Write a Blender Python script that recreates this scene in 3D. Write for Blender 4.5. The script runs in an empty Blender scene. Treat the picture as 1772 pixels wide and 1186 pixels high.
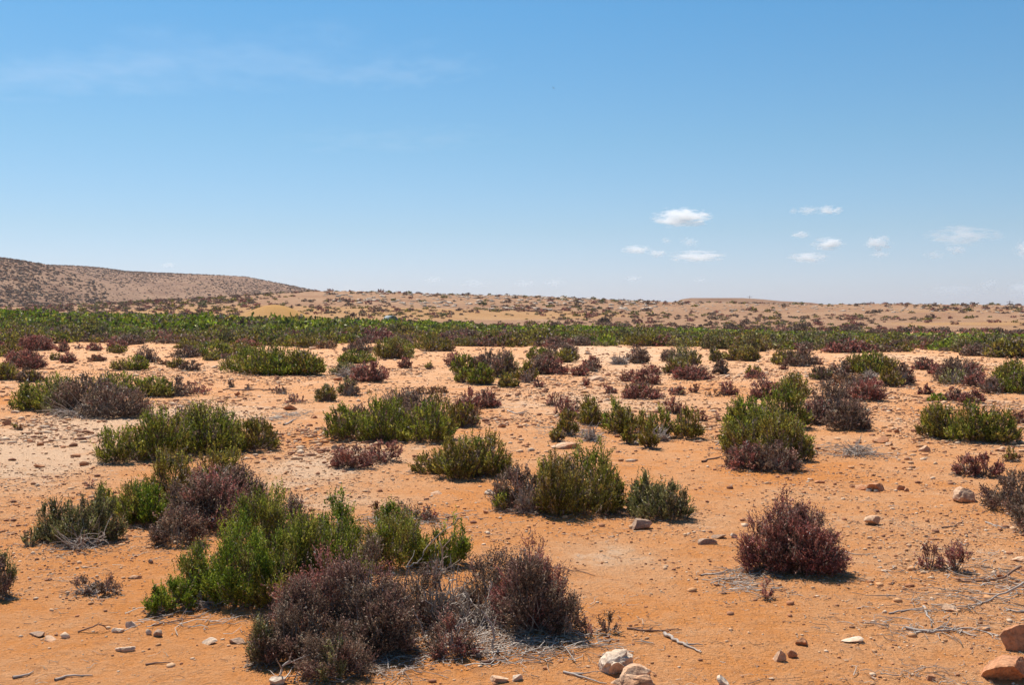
import bpy, math, random
import numpy as np
R = math.radians
sc = bpy.context.scene
col = sc.collection
rng = np.random.default_rng(7)

# ---------------------------------------------------------------- camera
CAMZ, F, HOR = 1.6, 1900.0, 545.0          # F and rows in pixels of the 1772 px wide photo
PITCH = math.atan((593.0 - HOR) / F)
cd = bpy.data.cameras.new('camera'); cam = bpy.data.objects.new('camera', cd); col.objects.link(cam)
cd.sensor_width = 36.0; cd.lens = 36.0 * F / 1772.0; cd.clip_start = 0.1; cd.clip_end = 20000
cam.location = (0, 0, CAMZ); cam.rotation_euler = (math.pi/2 - PITCH, 0, 0)
sc.camera = cam
# ---------------------------------------------------------------- world, sun, exposure
SUN_EL, SUN_AZ = R(61), R(-33)             # azimuth from +Y, negative to the left
w = bpy.data.worlds.new('World'); sc.world = w; w.use_nodes = True
nt = w.node_tree; bg = nt.nodes['Background']
sky = nt.nodes.new('ShaderNodeTexSky'); sky.sky_type = 'NISHITA'; sky.sun_disc = False
sky.sun_elevation = SUN_EL; sky.sun_rotation = SUN_AZ
sky.air_density = 1.0; sky.dust_density = 0.6; sky.ozone_density = 1.6; sky.altitude = 100
wtc = nt.nodes.new('ShaderNodeTexCoord'); wsx = nt.nodes.new('ShaderNodeSeparateXYZ'); wrp = nt.nodes.new('ShaderNodeValToRGB'); wmx = nt.nodes.new('ShaderNodeMix')
nt.links.new(wtc.outputs['Generated'], wsx.inputs[0]); nt.links.new(wsx.outputs[2], wrp.inputs[0])
wel = wrp.color_ramp.elements
wel[0].position = 0.0; wel[0].color = (.62, .655, .955, 1); wel[1].position = 0.55; wel[1].color = (.29, .58, .75, 1)
for p_, c_ in ((.034, (.585, .64, .875)), (.076, (.515, .61, .745)), (.155, (.44, .625, .715)), (.266, (.335, .63, .76))):
    e_ = wel.new(p_); e_.color = (*c_, 1)
wmx.data_type = 'RGBA'; wmx.blend_type = 'MULTIPLY'; wmx.inputs[0].default_value = 1.0
nt.links.new(sky.outputs[0], wmx.inputs[6]); nt.links.new(wrp.outputs[0], wmx.inputs[7])
nt.links.new(wmx.outputs[2], bg.inputs[0]); bg.inputs[1].default_value = 0.102
sd = bpy.data.lights.new('sun', 'SUN'); sun = bpy.data.objects.new('sun', sd); col.objects.link(sun)
sd.energy = 4.6; sd.angle = R(0.5); sd.color = (1.0, 0.94, 0.84)
sun.location = (-30, 40, 80); sun.rotation_euler = (math.pi/2 - SUN_EL, 0, math.pi - SUN_AZ)
sc.view_settings.view_transform = 'Standard'; sc.view_settings.look = 'None'
sc.view_settings.exposure = 0.6; sc.view_settings.gamma = 1.0; sc.view_settings.use_curve_mapping = False
sc.cycles.volume_bounces = 4; sc.cycles.max_bounces = 6; sc.cycles.transparent_max_bounces = 8
sc.cycles.diffuse_bounces = 3

# ---------------------------------------------------------------- noise helpers
def vnoise(x, y, seed=0):
    xi = np.floor(x).astype(np.int64); yi = np.floor(y).astype(np.int64)
    xf = x - xi; yf = y - yi
    xf = xf*xf*(3-2*xf); yf = yf*yf*(3-2*yf)
    def h(a, b):
        n = (a*374761393 + b*668265263 + seed*974711) & 0xffffffff
        n = ((n ^ (n >> 13)) * 1274126177) & 0xffffffff
        return ((n ^ (n >> 16)) & 0xffff) / 65535.0
    return (h(xi, yi)*(1-xf) + h(xi+1, yi)*xf)*(1-yf) + (h(xi, yi+1)*(1-xf) + h(xi+1, yi+1)*xf)*yf
def fbm(x, y, seed=0, octs=3):
    s = 0; a = 1.0; t = 0
    for k in range(octs):
        s = s + a*vnoise(x*2**k, y*2**k, seed+k*17); t += a; a *= 0.5
    return s/t
def sstep(a, b, x):
    t = np.clip((x-a)/(b-a), 0, 1); return t*t*(3-2*t)
def rowz(row, d): return CAMZ + (HOR-row)*d/F
RIDGE = [(0,533),(60,531),(120,529),(200,525),(300,519),(420,512),(480,508),(540,504),(700,507),(886,513),(1030,519),(1170,524),(1400,527),(1772,528)]
YR = 210.0
RX = np.array([(p-886)*YR/F for p, r in RIDGE]); RZ = np.array([rowz(r, YR) for p, r in RIDGE])
def ridge_of(pts, Y):
    return np.array([(p-886)*Y/F for p, r in pts]), np.array([rowz(r, Y) for p, r in pts])
H1 = ridge_of([(-500,395),(-150,428),(0,447),(40,452),(75,460),(100,469),(150,486),(190,500),(240,520),(300,545)], 450.0)
H2 = ridge_of([(-400,430),(0,456),(75,460),(110,461),(170,463),(230,471),(300,474.5),(350,476.5),(430,480),(460,486),(500,494),(545,503),(620,520),(700,540)], 680.0)
H3 = ridge_of([(1150,540),(1168,527),(1180,518),(1195,516),(1285,516),(1315,518),(1345,521),(1400,524),(1440,530)], 400.0)
def height(x, y):
    x = np.asarray(x, float); y = np.asarray(y, float)
    near = 1 - sstep(60, 130, y)
    z = 0.035*(fbm(x*0.9, y*0.9, 3)-0.5)*near + 0.020*(fbm(x*4.5, y*4.5, 5)-0.5)*(1-sstep(15, 40, y))
    z = z + 0.007*(fbm(x*19, y*19, 9, 2)-0.5)*(1-sstep(8, 16, y))
    z = z + 0.10*(fbm(x*0.12, y*0.12, 11, 2)-0.5)*near*sstep(6, 25, y)
    z = z + sstep(52, 100, y)*np.clip((-x-2)/45, 0, 1)*1.25              # the plain rises to the left
    cz = np.interp(x, RX, RZ)
    t = np.clip((y-104)/(YR-104), 0, 1)
    up = t*t*(1.7-0.7*t)
    z = z*(1-up) + cz*up*(1 - 0.55*sstep(YR+6, YR+90, y))
    z = z + sstep(104, 140, y)*(1-sstep(240, 300, y))*0.5*(fbm(x*0.07, y*0.07, 21)-0.5)
    # orange mound in front of the slope
    z = z + 1.95*np.exp(-(((x+23.8)/3.6)**2 + ((y-110)/5.0)**2)) + 0.75*np.exp(-(((x+15)/5.5)**2 + ((y-116)/6)**2))
    for (hx, hz), Y, w1, w2 in ((H1, 450.0, 210.0, 200.0), (H2, 680.0, 300.0, 200.0), (H3, 400.0, 45.0, 60.0)):
        c = np.interp(x, hx, hz)
        wy = np.where(y < Y, w1, w2)
        b = np.clip(1-np.abs(y-Y)/wy, 0, 1)
        b = b*b*(3-2*b) if Y == 400.0 else np.sin(b*math.pi/2)**1.3
        hh = (c-1.5)*b + 1.5
        hh = hh + 0.05*(c-1.5)*b*(fbm(x*0.012, y*0.006, 31)-0.5)*sstep(0, .2, 1-b)
        z = np.where((c > 1.5) & (b > 0), np.maximum(z, hh), z)
    return z
def ray(px, row):
    a = (px-886.0)/F; b = -(row-593.0)/F
    c, s = math.cos(PITCH), math.sin(PITCH)
    return np.array([a, c + b*s, b*c - s])
TS = np.exp(np.linspace(math.log(2.5), math.log(900), 900))
def at(px, row):
    """the ground point seen at a pixel of the photo"""
    d = ray(px, row)
    gap = CAMZ + TS*d[2] - height(TS*d[0], TS*d[1])
    i = np.argmax(gap < 0)
    if gap[i] >= 0: i = len(TS)-1
    a, b = TS[max(i-1, 0)], TS[i]
    for _ in range(24):
        m = (a+b)/2
        if CAMZ + m*d[2] - height(m*d[0], m*d[1]) < 0: b = m
        else: a = m
    return np.array([b*d[0], b*d[1], float(height(b*d[0], b*d[1]))])

# ---------------------------------------------------------------- mesh helpers
def mesh_from(name, V, Fc, colr=None, smooth=False):
    """V (n,3); Fc (m,k) faces all of k corners, or a list of such arrays"""
    me = bpy.data.meshes.new(name)
    Fl = Fc if isinstance(Fc, list) else [Fc]
    Fl = [np.asarray(f, np.int32) for f in Fl if len(f)]
    V = np.ascontiguousarray(V, np.float32)
    me.vertices.add(len(V)); me.vertices.foreach_set('co', V.ravel())
    nl = sum(f.size for f in Fl); npoly = sum(len(f) for f in Fl)
    me.loops.add(nl); me.loops.foreach_set('vertex_index', np.concatenate([f.ravel() for f in Fl]))
    me.polygons.add(npoly)
    st = []; tot = []; o = 0
    for f in Fl:
        k = f.shape[1]; st.append(o + np.arange(len(f))*k); tot.append(np.full(len(f), k)); o += f.size
    me.polygons.foreach_set('loop_start', np.concatenate(st).astype(np.int32))
    me.polygons.foreach_set('loop_total', np.concatenate(tot).astype(np.int32))
    if smooth: me.polygons.foreach_set('use_smooth', np.ones(npoly, bool))
    if colr is not None:
        ca = me.color_attributes.new('tint', 'FLOAT_COLOR', 'POINT')
        c4 = np.ones((len(V), 4), np.float32); c4[:, :3] = colr
        ca.data.foreach_set('color', c4.ravel())
    me.update(calc_edges=True); me.validate()
    return me
def link(name, me, mat=None, parent=None, loc=None):
    o = bpy.data.objects.new(name, me); col.objects.link(o)
    if mat is not None and me is not None and len(me.materials) == 0: me.materials.append(mat)
    if parent is not None: o.parent = parent
    if loc is not None: o.location = [float(v) for v in loc]
    return o
def tag(o, label=None, cat=None, group=None, kind=None):
    if label: o['label'] = label
    if cat: o['category'] = cat
    if group: o['group'] = group
    if kind: o['kind'] = kind
    return o
def tubes(P, r0, r1, sides=4):
    """P (n,k,3) polylines -> verts, quads; radii taper r0->r1, arrays (n,)"""
    n, k, _ = P.shape
    T = np.gradient(P, axis=1); T /= np.linalg.norm(T, axis=2, keepdims=True)+1e-9
    up = np.where(np.abs(T[..., 2:3]) > 0.9, np.array([1., 0, 0]), np.array([0, 0, 1.]))
    A = np.cross(T, up); A /= np.linalg.norm(A, axis=2, keepdims=True)+1e-9
    B = np.cross(T, A)
    t = np.linspace(0, 1, k)[None, :]
    rad = (np.asarray(r0)[:, None]*(1-t) + np.asarray(r1)[:, None]*t)
    ang = np.arange(sides)*2*math.pi/sides
    V = P[:, :, None, :] + rad[:, :, None, None]*(np.cos(ang)[None, None, :, None]*A[:, :, None, :] + np.sin(ang)[None, None, :, None]*B[:, :, None, :])
    idx = np.arange(n*k*sides).reshape(n, k, sides)
    a = idx[:, :-1, :]; b = np.roll(idx, -1, axis=2)[:, :-1, :]; c = np.roll(idx, -1, axis=2)[:, 1:, :]; d = idx[:, 1:, :]
    return V.reshape(-1, 3), np.stack([a, b, c, d], -1).reshape(-1, 4)

# ---------------------------------------------------------------- materials
def newmat(name):
    m = bpy.data.materials.new(name); m.use_nodes = True
    n = m.node_tree.nodes; n.clear()
    return m, n, m.node_tree.links
def leaf_mat():
    m, n, l = newmat('leaf')
    o = n.new('ShaderNodeOutputMaterial'); p = n.new('ShaderNodeBsdfPrincipled'); t = n.new('ShaderNodeBsdfTranslucent')
    mx = n.new('ShaderNodeMixShader'); a = n.new('ShaderNodeAttribute'); a.attribute_name = 'tint'
    l.new(a.outputs['Color'], p.inputs['Base Color']); l.new(a.outputs['Color'], t.inputs[0])
    p.inputs['Roughness'].default_value = 0.5; p.inputs['Specular IOR Level'].default_value = 0.18
    mx.inputs[0].default_value = 0.28
    l.new(p.outputs[0], mx.inputs[1]); l.new(t.outputs[0], mx.inputs[2]); l.new(mx.outputs[0], o.inputs[0]); return m
def wood_mat(name, c1, c2):
    m, n, l = newmat(name)
    o = n.new('ShaderNodeOutputMaterial'); p = n.new('ShaderNodeBsdfPrincipled')
    tc = n.new('ShaderNodeTexCoord'); nz = n.new('ShaderNodeTexNoise'); nz.inputs['Scale'].default_value = 18; nz.inputs['Detail'].default_value = 4
    mx = n.new('ShaderNodeMix'); mx.data_type = 'RGBA'
    mx.inputs[6].default_value = (*c1, 1); mx.inputs[7].default_value = (*c2, 1)
    l.new(tc.outputs['Object'], nz.inputs['Vector']); l.new(nz.outputs['Fac'], mx.inputs[0]); l.new(mx.outputs[2], p.inputs['Base Color'])
    p.inputs['Roughness'].default_value = 0.85
    b = n.new('ShaderNodeBump'); b.inputs['Strength'].default_value = 0.5; b.inputs['Distance'].default_value = 0.004
    l.new(nz.outputs['Fac'], b.inputs['Height']); l.new(b.outputs[0], p.inputs['Normal'])
    l.new(p.outputs[0], o.inputs[0]); return m
LEAF = leaf_mat()
TWIG = wood_mat('twig_bark', (0.14, 0.085, 0.055), (0.26, 0.18, 0.13))
DEAD = wood_mat('dead_wood', (0.20, 0.145, 0.115), (0.52, 0.44, 0.37))
DARKWOOD = wood_mat('dark_wood', (0.12, 0.06, 0.04), (0.25, 0.14, 0.09))

def rock_mat(name, top, stain, amt, sc_=6.0):
    m, n, l = newmat(name)
    o = n.new('ShaderNodeOutputMaterial'); p = n.new('ShaderNodeBsdfPrincipled')
    tc = n.new('ShaderNodeTexCoord')
    n1 = n.new('ShaderNodeTexNoise'); n1.inputs['Scale'].default_value = sc_; n1.inputs['Detail'].default_value = 6
    n2 = n.new('ShaderNodeTexNoise'); n2.inputs['Scale'].default_value = sc_*9; n2.inputs['Detail'].default_value = 5
    l.new(tc.outputs['Object'], n1.inputs['Vector']); l.new(tc.outputs['Object'], n2.inputs['Vector'])
    ra = n.new('ShaderNodeValToRGB'); e = ra.color_ramp.elements
    e[0].position = amt-0.13; e[0].color = (*top, 1); e[1].position = amt+0.13; e[1].color = (*stain, 1)
    l.new(n1.outputs['Fac'], ra.inputs[0])
    mu = n.new('ShaderNodeMix'); mu.data_type = 'RGBA'; mu.blend_type = 'MULTIPLY'; mu.inputs[0].default_value = 1
    rb = n.new('ShaderNodeValToRGB'); rb.color_ramp.elements[0].color = (.62, .58, .55, 1); rb.color_ramp.elements[0].position = .3
    rb.color_ramp.elements[1].color = (1.1, 1.08, 1.05, 1); rb.color_ramp.elements[1].position = .62
    l.new(n2.outputs['Fac'], rb.inputs[0]); l.new(ra.outputs[0], mu.inputs[6]); l.new(rb.outputs[0], mu.inputs[7])
    l.new(mu.outputs[2], p.inputs['Base Color']); p.inputs['Roughness'].default_value = 0.93
    b = n.new('ShaderNodeBump'); b.inputs['Strength'].default_value = 0.8; b.inputs['Distance'].default_value = 0.012
    l.new(n2.outputs['Fac'], b.inputs['Height']); l.new(b.outputs[0], p.inputs['Normal'])
    l.new(p.outputs[0], o.inputs[0]); return m
ROCK = {'o': rock_mat('rock_orange', (0.54, 0.29, 0.15), (0.44, 0.17, 0.07), 0.46),
        'p': rock_mat('rock_pale', (0.60, 0.40, 0.26), (0.48, 0.22, 0.10), 0.53),
        'g': rock_mat('rock_grey', (0.42, 0.30, 0.22), (0.30, 0.17, 0.10), 0.50),
        'w': rock_mat('rock_white', (0.66, 0.53, 0.41), (0.54, 0.33, 0.19), 0.55)}

def ground_mat():
    m, n, l = newmat('desert_soil')
    o = n.new('ShaderNodeOutputMaterial'); p = n.new('ShaderNodeBsdfPrincipled')
    tc = n.new('ShaderNodeTexCoord'); at_ = n.new('ShaderNodeAttribute'); at_.attribute_name = 'tint'
    def noise(s, d=5, rough=.6, dist=0):
        k = n.new('ShaderNodeTexNoise'); k.inputs['Scale'].default_value = s; k.inputs['Detail'].default_value = d
        k.inputs['Roughness'].default_value = rough; k.inputs['Distortion'].default_value = dist
        l.new(tc.outputs['Object'], k.inputs['Vector']); return k.outputs['Fac']
    def math_(op, a, b=None, c=None):
        k = n.new('ShaderNodeMath'); k.operation = op
        for i, v in enumerate((a, b, c)):
            if v is None: continue
            if isinstance(v, (int, float)): k.inputs[i].default_value = v
            else: l.new(v, k.inputs[i])
        return k.outputs[0]
    def mix(f, a, b, mode='MIX'):
        k = n.new('ShaderNodeMix'); k.data_type = 'RGBA'; k.blend_type = mode
        for s, v in ((0, f), (6, a), (7, b)):
            if isinstance(v, (int, float)): k.inputs[s].default_value = v
            elif isinstance(v, tuple): k.inputs[s].default_value = (*v, 1)
            else: l.new(v, k.inputs[s])
        return k.outputs[2]
    def ramp(v, p0, p1, c0=(0, 0, 0), c1=(1, 1, 1)):
        k = n.new('ShaderNodeValToRGB'); e = k.color_ramp.elements
        e[0].position = p0; e[1].position = p1; e[0].color = (*c0, 1); e[1].color = (*c1, 1)
        l.new(v, k.inputs[0]); return k.outputs[0]
    sep = n.new('ShaderNodeSeparateColor'); l.new(at_.outputs['Color'], sep.inputs[0])
    pale, far, och = sep.outputs[0], sep.outputs[1], sep.outputs[2]
    mott = noise(1.3, 6, .62, .3); mid = noise(7, 6, .65); fine = noise(38, 5, .7); grit = noise(95, 4, .75)
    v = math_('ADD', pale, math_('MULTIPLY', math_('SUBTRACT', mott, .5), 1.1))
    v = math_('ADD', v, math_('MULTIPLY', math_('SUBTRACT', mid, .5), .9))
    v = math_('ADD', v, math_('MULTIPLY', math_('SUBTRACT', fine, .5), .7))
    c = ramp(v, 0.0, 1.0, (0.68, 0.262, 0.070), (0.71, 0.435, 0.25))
    # dark crumbs and pale grit
    crumbs = ramp(grit, .33, .43, (.55, .42, .33), (1, 1, 1))
    c = mix(1.0, c, crumbs, 'MULTIPLY')
    gv = n.new('ShaderNodeTexVoronoi'); gv.inputs['Scale'].default_value = 42; gv.inputs['Randomness'].default_value = 1
    l.new(tc.outputs['Object'], gv.inputs['Vector'])
    sp = n.new('ShaderNodeSeparateColor'); l.new(gv.outputs['Color'], sp.inputs[0])
    stone = math_('MULTIPLY', ramp(gv.outputs['Distance'], .16, .26, (1, 1, 1), (0, 0, 0)), ramp(sp.outputs[0], .80, .83))
    c = mix(math_('MULTIPLY', stone, .6), c, (0.66, 0.47, 0.32))
    run = n.new('ShaderNodeTexNoise'); run.inputs['Scale'].default_value = 1.1; run.inputs['Detail'].default_value = 8; run.inputs['Roughness'].default_value = .7; run.inputs['Distortion'].default_value = 1.4
    mp = n.new('ShaderNodeMapping'); mp.inputs['Scale'].default_value = (1.0, .45, 1); mp.inputs['Rotation'].default_value = (0, 0, .5); l.new(tc.outputs['Object'], mp.inputs['Vector']); l.new(mp.outputs[0], run.inputs['Vector'])
    rl_ = ramp(math_('ABSOLUTE', math_('SUBTRACT', run.outputs['Fac'], .5)), .0, .018, (1, 1, 1), (0, 0, 0))
    c = mix(math_('MULTIPLY', rl_, .35), c, (0.50, 0.20, 0.065))
    stain = ramp(noise(16, 4, .6, .6), .58, .68)
    c = mix(math_('MULTIPLY', stain, .55), c, (0.34, 0.145, 0.06))
    cn = math_('ADD', noise(2.2, 7, .7, .5), math_('MULTIPLY', math_('SUBTRACT', pale, .4), .35))
    crust = ramp(cn, .60, .66)
    c = mix(math_('MULTIPLY', crust, .5), c, (0.74, 0.50, 0.325))
    # the far slopes
    fn = noise(.11, 6, .65); fn2 = noise(.9, 5, .7)
    fc = mix(ramp(math_('ADD', math_('MULTIPLY', fn, .5), math_('MULTIPLY', fn2, .5)), .38, .62), (0.235, 0.112, 0.055), (0.35, 0.205, 0.115))
    fc = mix(och, fc, (0.43, 0.225, 0.065))
    sy = n.new('ShaderNodeSeparateXYZ'); l.new(tc.outputs['Object'], sy.inputs[0])
    hy = n.new('ShaderNodeMapRange'); hy.inputs['From Min'].default_value = 225; hy.inputs['From Max'].default_value = 300; l.new(sy.outputs[1], hy.inputs['Value'])
    hf = mix(ramp(noise(.05, 8, .75), .40, .60), (0.180, 0.092, 0.050), (0.265, 0.150, 0.086))
    fc = mix(hy.outputs[0], fc, hf)
    c = mix(far, c, fc)
    l.new(c, p.inputs['Base Color']); p.inputs['Roughness'].default_value = .95; p.inputs['Specular IOR Level'].default_value = .2
    hsum = math_('ADD', math_('MULTIPLY', fine, .5), math_('ADD', math_('MULTIPLY', grit, .22), math_('MULTIPLY', mid, .5)))
    hsum = math_('ADD', hsum, math_('MULTIPLY', stone, .25))
    b = n.new('ShaderNodeBump'); b.inputs['Strength'].default_value = 1.0; b.inputs['Distance'].default_value = .08
    l.new(hsum, b.inputs['Height']); l.new(b.outputs[0], p.inputs['Normal'])
    l.new(p.outputs[0], o.inputs[0]); return m

# ---------------------------------------------------------------- ground: one sheet to the horizon
ys = np.concatenate([np.linspace(-5, 3.4, 12), np.linspace(3.5, 14, 330, endpoint=False),
                     np.exp(np.linspace(math.log(14), math.log(110), 330, endpoint=False)),
                     np.exp(np.linspace(math.log(110), math.log(720), 230, endpoint=False)),
                     np.exp(np.linspace(math.log(720), math.log(2500), 16))])
ss = np.concatenate([np.linspace(-3, -.62, 30, endpoint=False), np.linspace(-.62, .62, 860), np.linspace(.62, 3, 31)[1:]])
S, Y = np.meshgrid(ss, ys); X = S*(Y+6.0)
Z = height(X, Y)
nR, nC = X.shape
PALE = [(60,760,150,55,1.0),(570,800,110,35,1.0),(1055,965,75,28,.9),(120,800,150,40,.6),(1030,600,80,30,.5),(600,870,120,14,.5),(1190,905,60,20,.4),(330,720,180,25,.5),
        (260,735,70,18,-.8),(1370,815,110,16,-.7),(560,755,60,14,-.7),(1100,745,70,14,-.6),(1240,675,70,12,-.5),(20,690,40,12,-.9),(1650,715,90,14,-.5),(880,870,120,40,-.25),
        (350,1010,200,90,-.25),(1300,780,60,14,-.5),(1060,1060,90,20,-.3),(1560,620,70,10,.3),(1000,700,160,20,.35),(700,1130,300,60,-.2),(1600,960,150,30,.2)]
dep = np.clip(Y, 3, None)
px = 886+F*X/dep; rw = HOR + F*(CAMZ-Z)/dep
pale = 0.26 + 0.30*sstep(7, 30, Y) + 0.25*(fbm(X*.35, Y*.35, 41)-.5)
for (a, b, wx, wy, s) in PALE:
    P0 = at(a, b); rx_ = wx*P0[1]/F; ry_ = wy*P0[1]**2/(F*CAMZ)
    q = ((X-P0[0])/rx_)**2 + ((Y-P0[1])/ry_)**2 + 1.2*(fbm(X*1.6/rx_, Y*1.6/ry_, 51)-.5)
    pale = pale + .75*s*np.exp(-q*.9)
far = sstep(85, 108, Y)
och = np.exp(-(((X+22)/7)**2+((Y-110)/9)**2)) + 0.45*sstep(.42, .60, fbm(X*.03, Y*.045, 61))*sstep(106, 125, Y)*(1-sstep(165, 195, Y))
och = np.clip(och, 0, 1)
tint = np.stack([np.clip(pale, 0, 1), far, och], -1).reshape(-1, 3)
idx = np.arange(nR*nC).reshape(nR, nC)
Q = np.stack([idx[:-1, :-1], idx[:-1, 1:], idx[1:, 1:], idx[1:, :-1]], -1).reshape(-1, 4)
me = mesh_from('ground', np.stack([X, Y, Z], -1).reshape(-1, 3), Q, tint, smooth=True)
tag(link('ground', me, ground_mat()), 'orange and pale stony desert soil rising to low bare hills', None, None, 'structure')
del X, Y, Z, S, pale, far, och, tint, idx, Q, px, rw, dep

# ---------------------------------------------------------------- plants
PAL = {'G': [(.155,.165,.028),(.098,.120,.022),(.220,.210,.042),(.165,.135,.040)],
       'B': [(.135,.180,.022),(.102,.142,.018),(.205,.225,.034)],
       'T': [(.155,.200,.016),(.105,.145,.014),(.215,.240,.026),(.150,.130,.026)],
       'O': [(.180,.142,.034),(.200,.138,.046),(.118,.100,.026),(.185,.168,.036)],
       'P': [(.235,.088,.082),(.170,.068,.064),(.285,.130,.112),(.138,.070,.060)],
       'V': [(.135,.088,.072),(.182,.130,.104),(.098,.066,.052),(.150,.086,.076)],
       'S': [(.190,.175,.088),(.135,.130,.062),(.235,.215,.112),(.135,.112,.070)],
       'Y': [(.255,.210,.046),(.185,.180,.036),(.290,.220,.062)],
       'R': [(.235,.115,.055),(.185,.092,.046),(.280,.155,.075)]}
for _k, _f in (('P', 1.35), ('V', 1.3), ('G', 1.28), ('O', 1.2), ('B', 1.28), ('S', 1.1), ('T', 1.1)):
    PAL[_k] = [(c[0]*_f, c[1]*_f*(.96 if _k in 'PV' else 1), c[2]*_f*(.82 if _k in 'PV' else .75)) for c in PAL[_k]]
def leaves(base, axis, L, lw, colr, rg, upbias=0.0):
    """diamond leaves: base (n,3), axis (n,3) unit, L,lw (n,)"""
    n = len(base)
    r = rg.normal(size=(n, 3)); side = np.cross(axis, r); side /= np.linalg.norm(side, axis=1, keepdims=True)+1e-9
    mid = base + axis*(L*.5)[:, None]; tip = base + axis*L[:, None]
    V = np.stack([base, mid+side*(lw*.5)[:, None], tip, mid-side*(lw*.5)[:, None]], 1).reshape(-1, 3)
    Fc = np.arange(n*4).reshape(n, 4)
    return V, Fc, np.repeat(colr, 4, axis=0)
def lobe_geo(rg, c, rx, ry, h, kind, dist, dens=1.0, extra=1.0):
    """foliage of one dome. returns leaf V,F,C and branch V,F"""
    px1 = dist/1097.0                         # metres per render pixel
    lw = max(.0044, px1*1.05)*extra; L = lw*(2.7 if dist < 16 else 2.1 if dist < 30 else 1.4)
    area = 2*math.pi*(rx*ry*.5 + (rx+ry)*.5*h*.55)
    nl = int(min(60000, max(30, dens*(2.5 if dist < 9 else 2.1)*area/(lw*L*.5))))
    per = 12 if dist < 16 else 8 if dist < 35 else 5
    ns = max(4, nl//per)
    ntuft = int(np.clip(14+area*130, 14, 150 if dist < 30 else 60))
    if dens < .5: ntuft = max(6, ntuft//2)
    az = rg.uniform(0, 2*math.pi, ntuft); se = rg.uniform(-.45, 1, ntuft)
    ce = np.sqrt(1-np.clip(se, -1, 1)**2)
    rho = rg.uniform(.55, 1.06, ntuft)
    sk = rg.random(ntuft) < .24                       # tufts spreading over the ground round the foot
    se = np.where(sk, rg.uniform(-.75, -.15, ntuft), se); ce = np.where(sk, rg.uniform(.8, 1.08, ntuft), ce); rho = np.where(sk, rg.uniform(.85, 1.12, ntuft), rho)
    zc = .27*h
    tp = np.stack([rx*ce*np.cos(az)*rho, ry*ce*np.sin(az)*rho, zc + np.where(se > 0, (h-zc)*se, zc*se*.7)*rho], -1)
    a0 = rg.uniform(0, 6.28); rho2 = 1-rg.uniform(0, .22)*np.maximum(0, np.cos(az-a0))
    tp[:, :2] *= rho2[:, None]
    tp[:, :2] += rg.normal(size=2)*.09*rx*(tp[:, 2:3]/h)
    inner = np.array([0, 0, zc*.5])
    out = tp - inner; out /= np.linalg.norm(out, axis=1, keepdims=True)+1e-9
    pal = np.array(PAL[kind])
    tcol = pal[rg.integers(0, len(pal), ntuft)]
    ti = rg.integers(0, ntuft, ns)
    sig = (.12 if dist < 30 else .15)*np.array([rx, ry, h*.5])
    sp = tp[ti] + rg.normal(size=(ns, 3))*sig*np.array([1, 1, .9])
    # back inside the dome
    q = (sp[:, 0]/rx)**2 + (sp[:, 1]/ry)**2 + (np.maximum(sp[:, 2]-zc, 0)/(h-zc))**2
    f = np.where(q > 1.05, 1.02/np.sqrt(q), 1)*rg.uniform(.9, 1.03, ns)
    sp = np.stack([sp[:, 0]*f, sp[:, 1]*f, zc+(sp[:, 2]-zc)*f], -1)
    sp[:, 2] = np.maximum(sp[:, 2], .02*h)
    ax = out[ti]*.55 + np.array([0, 0, .95]) + rg.normal(size=(ns, 3))*.30
    if kind in 'PV': ax = out[ti]*.75 + np.array([0, 0, .65]) + rg.normal(size=(ns, 3))*.42
    if dist > 30: ax = ax + rg.normal(size=(ns, 3))*.35
    ax /= np.linalg.norm(ax, axis=1, keepdims=True)
    SL = np.clip(.12*h+.03, .035, .17 if dist < 30 else .11)*rg.lognormal(0, .38, ns)*(1.1 if kind in 'GSO' else 1)
    sp = sp - ax*(SL*.35)[:, None]; sp[:, 2] = np.maximum(sp[:, 2], .01)
    # leaves along each sprig
    t = (np.arange(per)+.5)/per
    lb = (sp[:, None, :] + ax[:, None, :]*(SL[:, None]*t[None, :])[..., None]).reshape(-1, 3)
    la = np.repeat(ax, per, axis=0) + rg.normal(size=(ns*per, 3))*(.42 if kind in 'GSO' else .62)
    la /= np.linalg.norm(la, axis=1, keepdims=True)
    bc = tcol[ti]
    dry = rg.random(ns) < {'G': .10, 'B': .05, 'O': .14, 'S': .12, 'V': .10}.get(kind, .06)
    bc = np.where(dry[:, None], np.array([.24, .175, .125])*rg.uniform(.6, 1.3, (ns, 1)), bc)
    sc_ = np.repeat(bc*rg.lognormal(0, .36, (ns, 1)), per, axis=0)
    sc_ = sc_*rg.lognormal(0, .42, (ns*per, 1)) + rg.normal(size=(ns*per, 3))*.004
    n = len(lb)
    V, Fc, C = leaves(lb, la, L*rg.uniform(.6, 1.25, n), lw*rg.uniform(.7, 1.25, n), np.clip(sc_, .012, .6), rg)
    # branches from the root to the tufts
    k = 5; tt = np.linspace(0, 1, k)[None, :, None]
    root = np.stack([rg.normal(size=ntuft)*rx*.13, rg.normal(size=ntuft)*ry*.13, np.full(ntuft, -.02)], -1)
    ctrl = (root+tp)/2 + rg.normal(size=(ntuft, 3))*rx*.12; ctrl[:, 2] = np.maximum(ctrl[:, 2]-.12*h, .02)
    Pb = (1-tt)**2*root[:, None] + 2*tt*(1-tt)*ctrl[:, None] + tt**2*tp[:, None]
    r0 = np.full(ntuft, max(.0035, px1*.5)*1.2); r1 = r0*.35
    BV, BF = tubes(Pb, r0, r1, 3)
    c = np.asarray(c)
    return V+c, Fc, C, BV+c, BF
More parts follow.
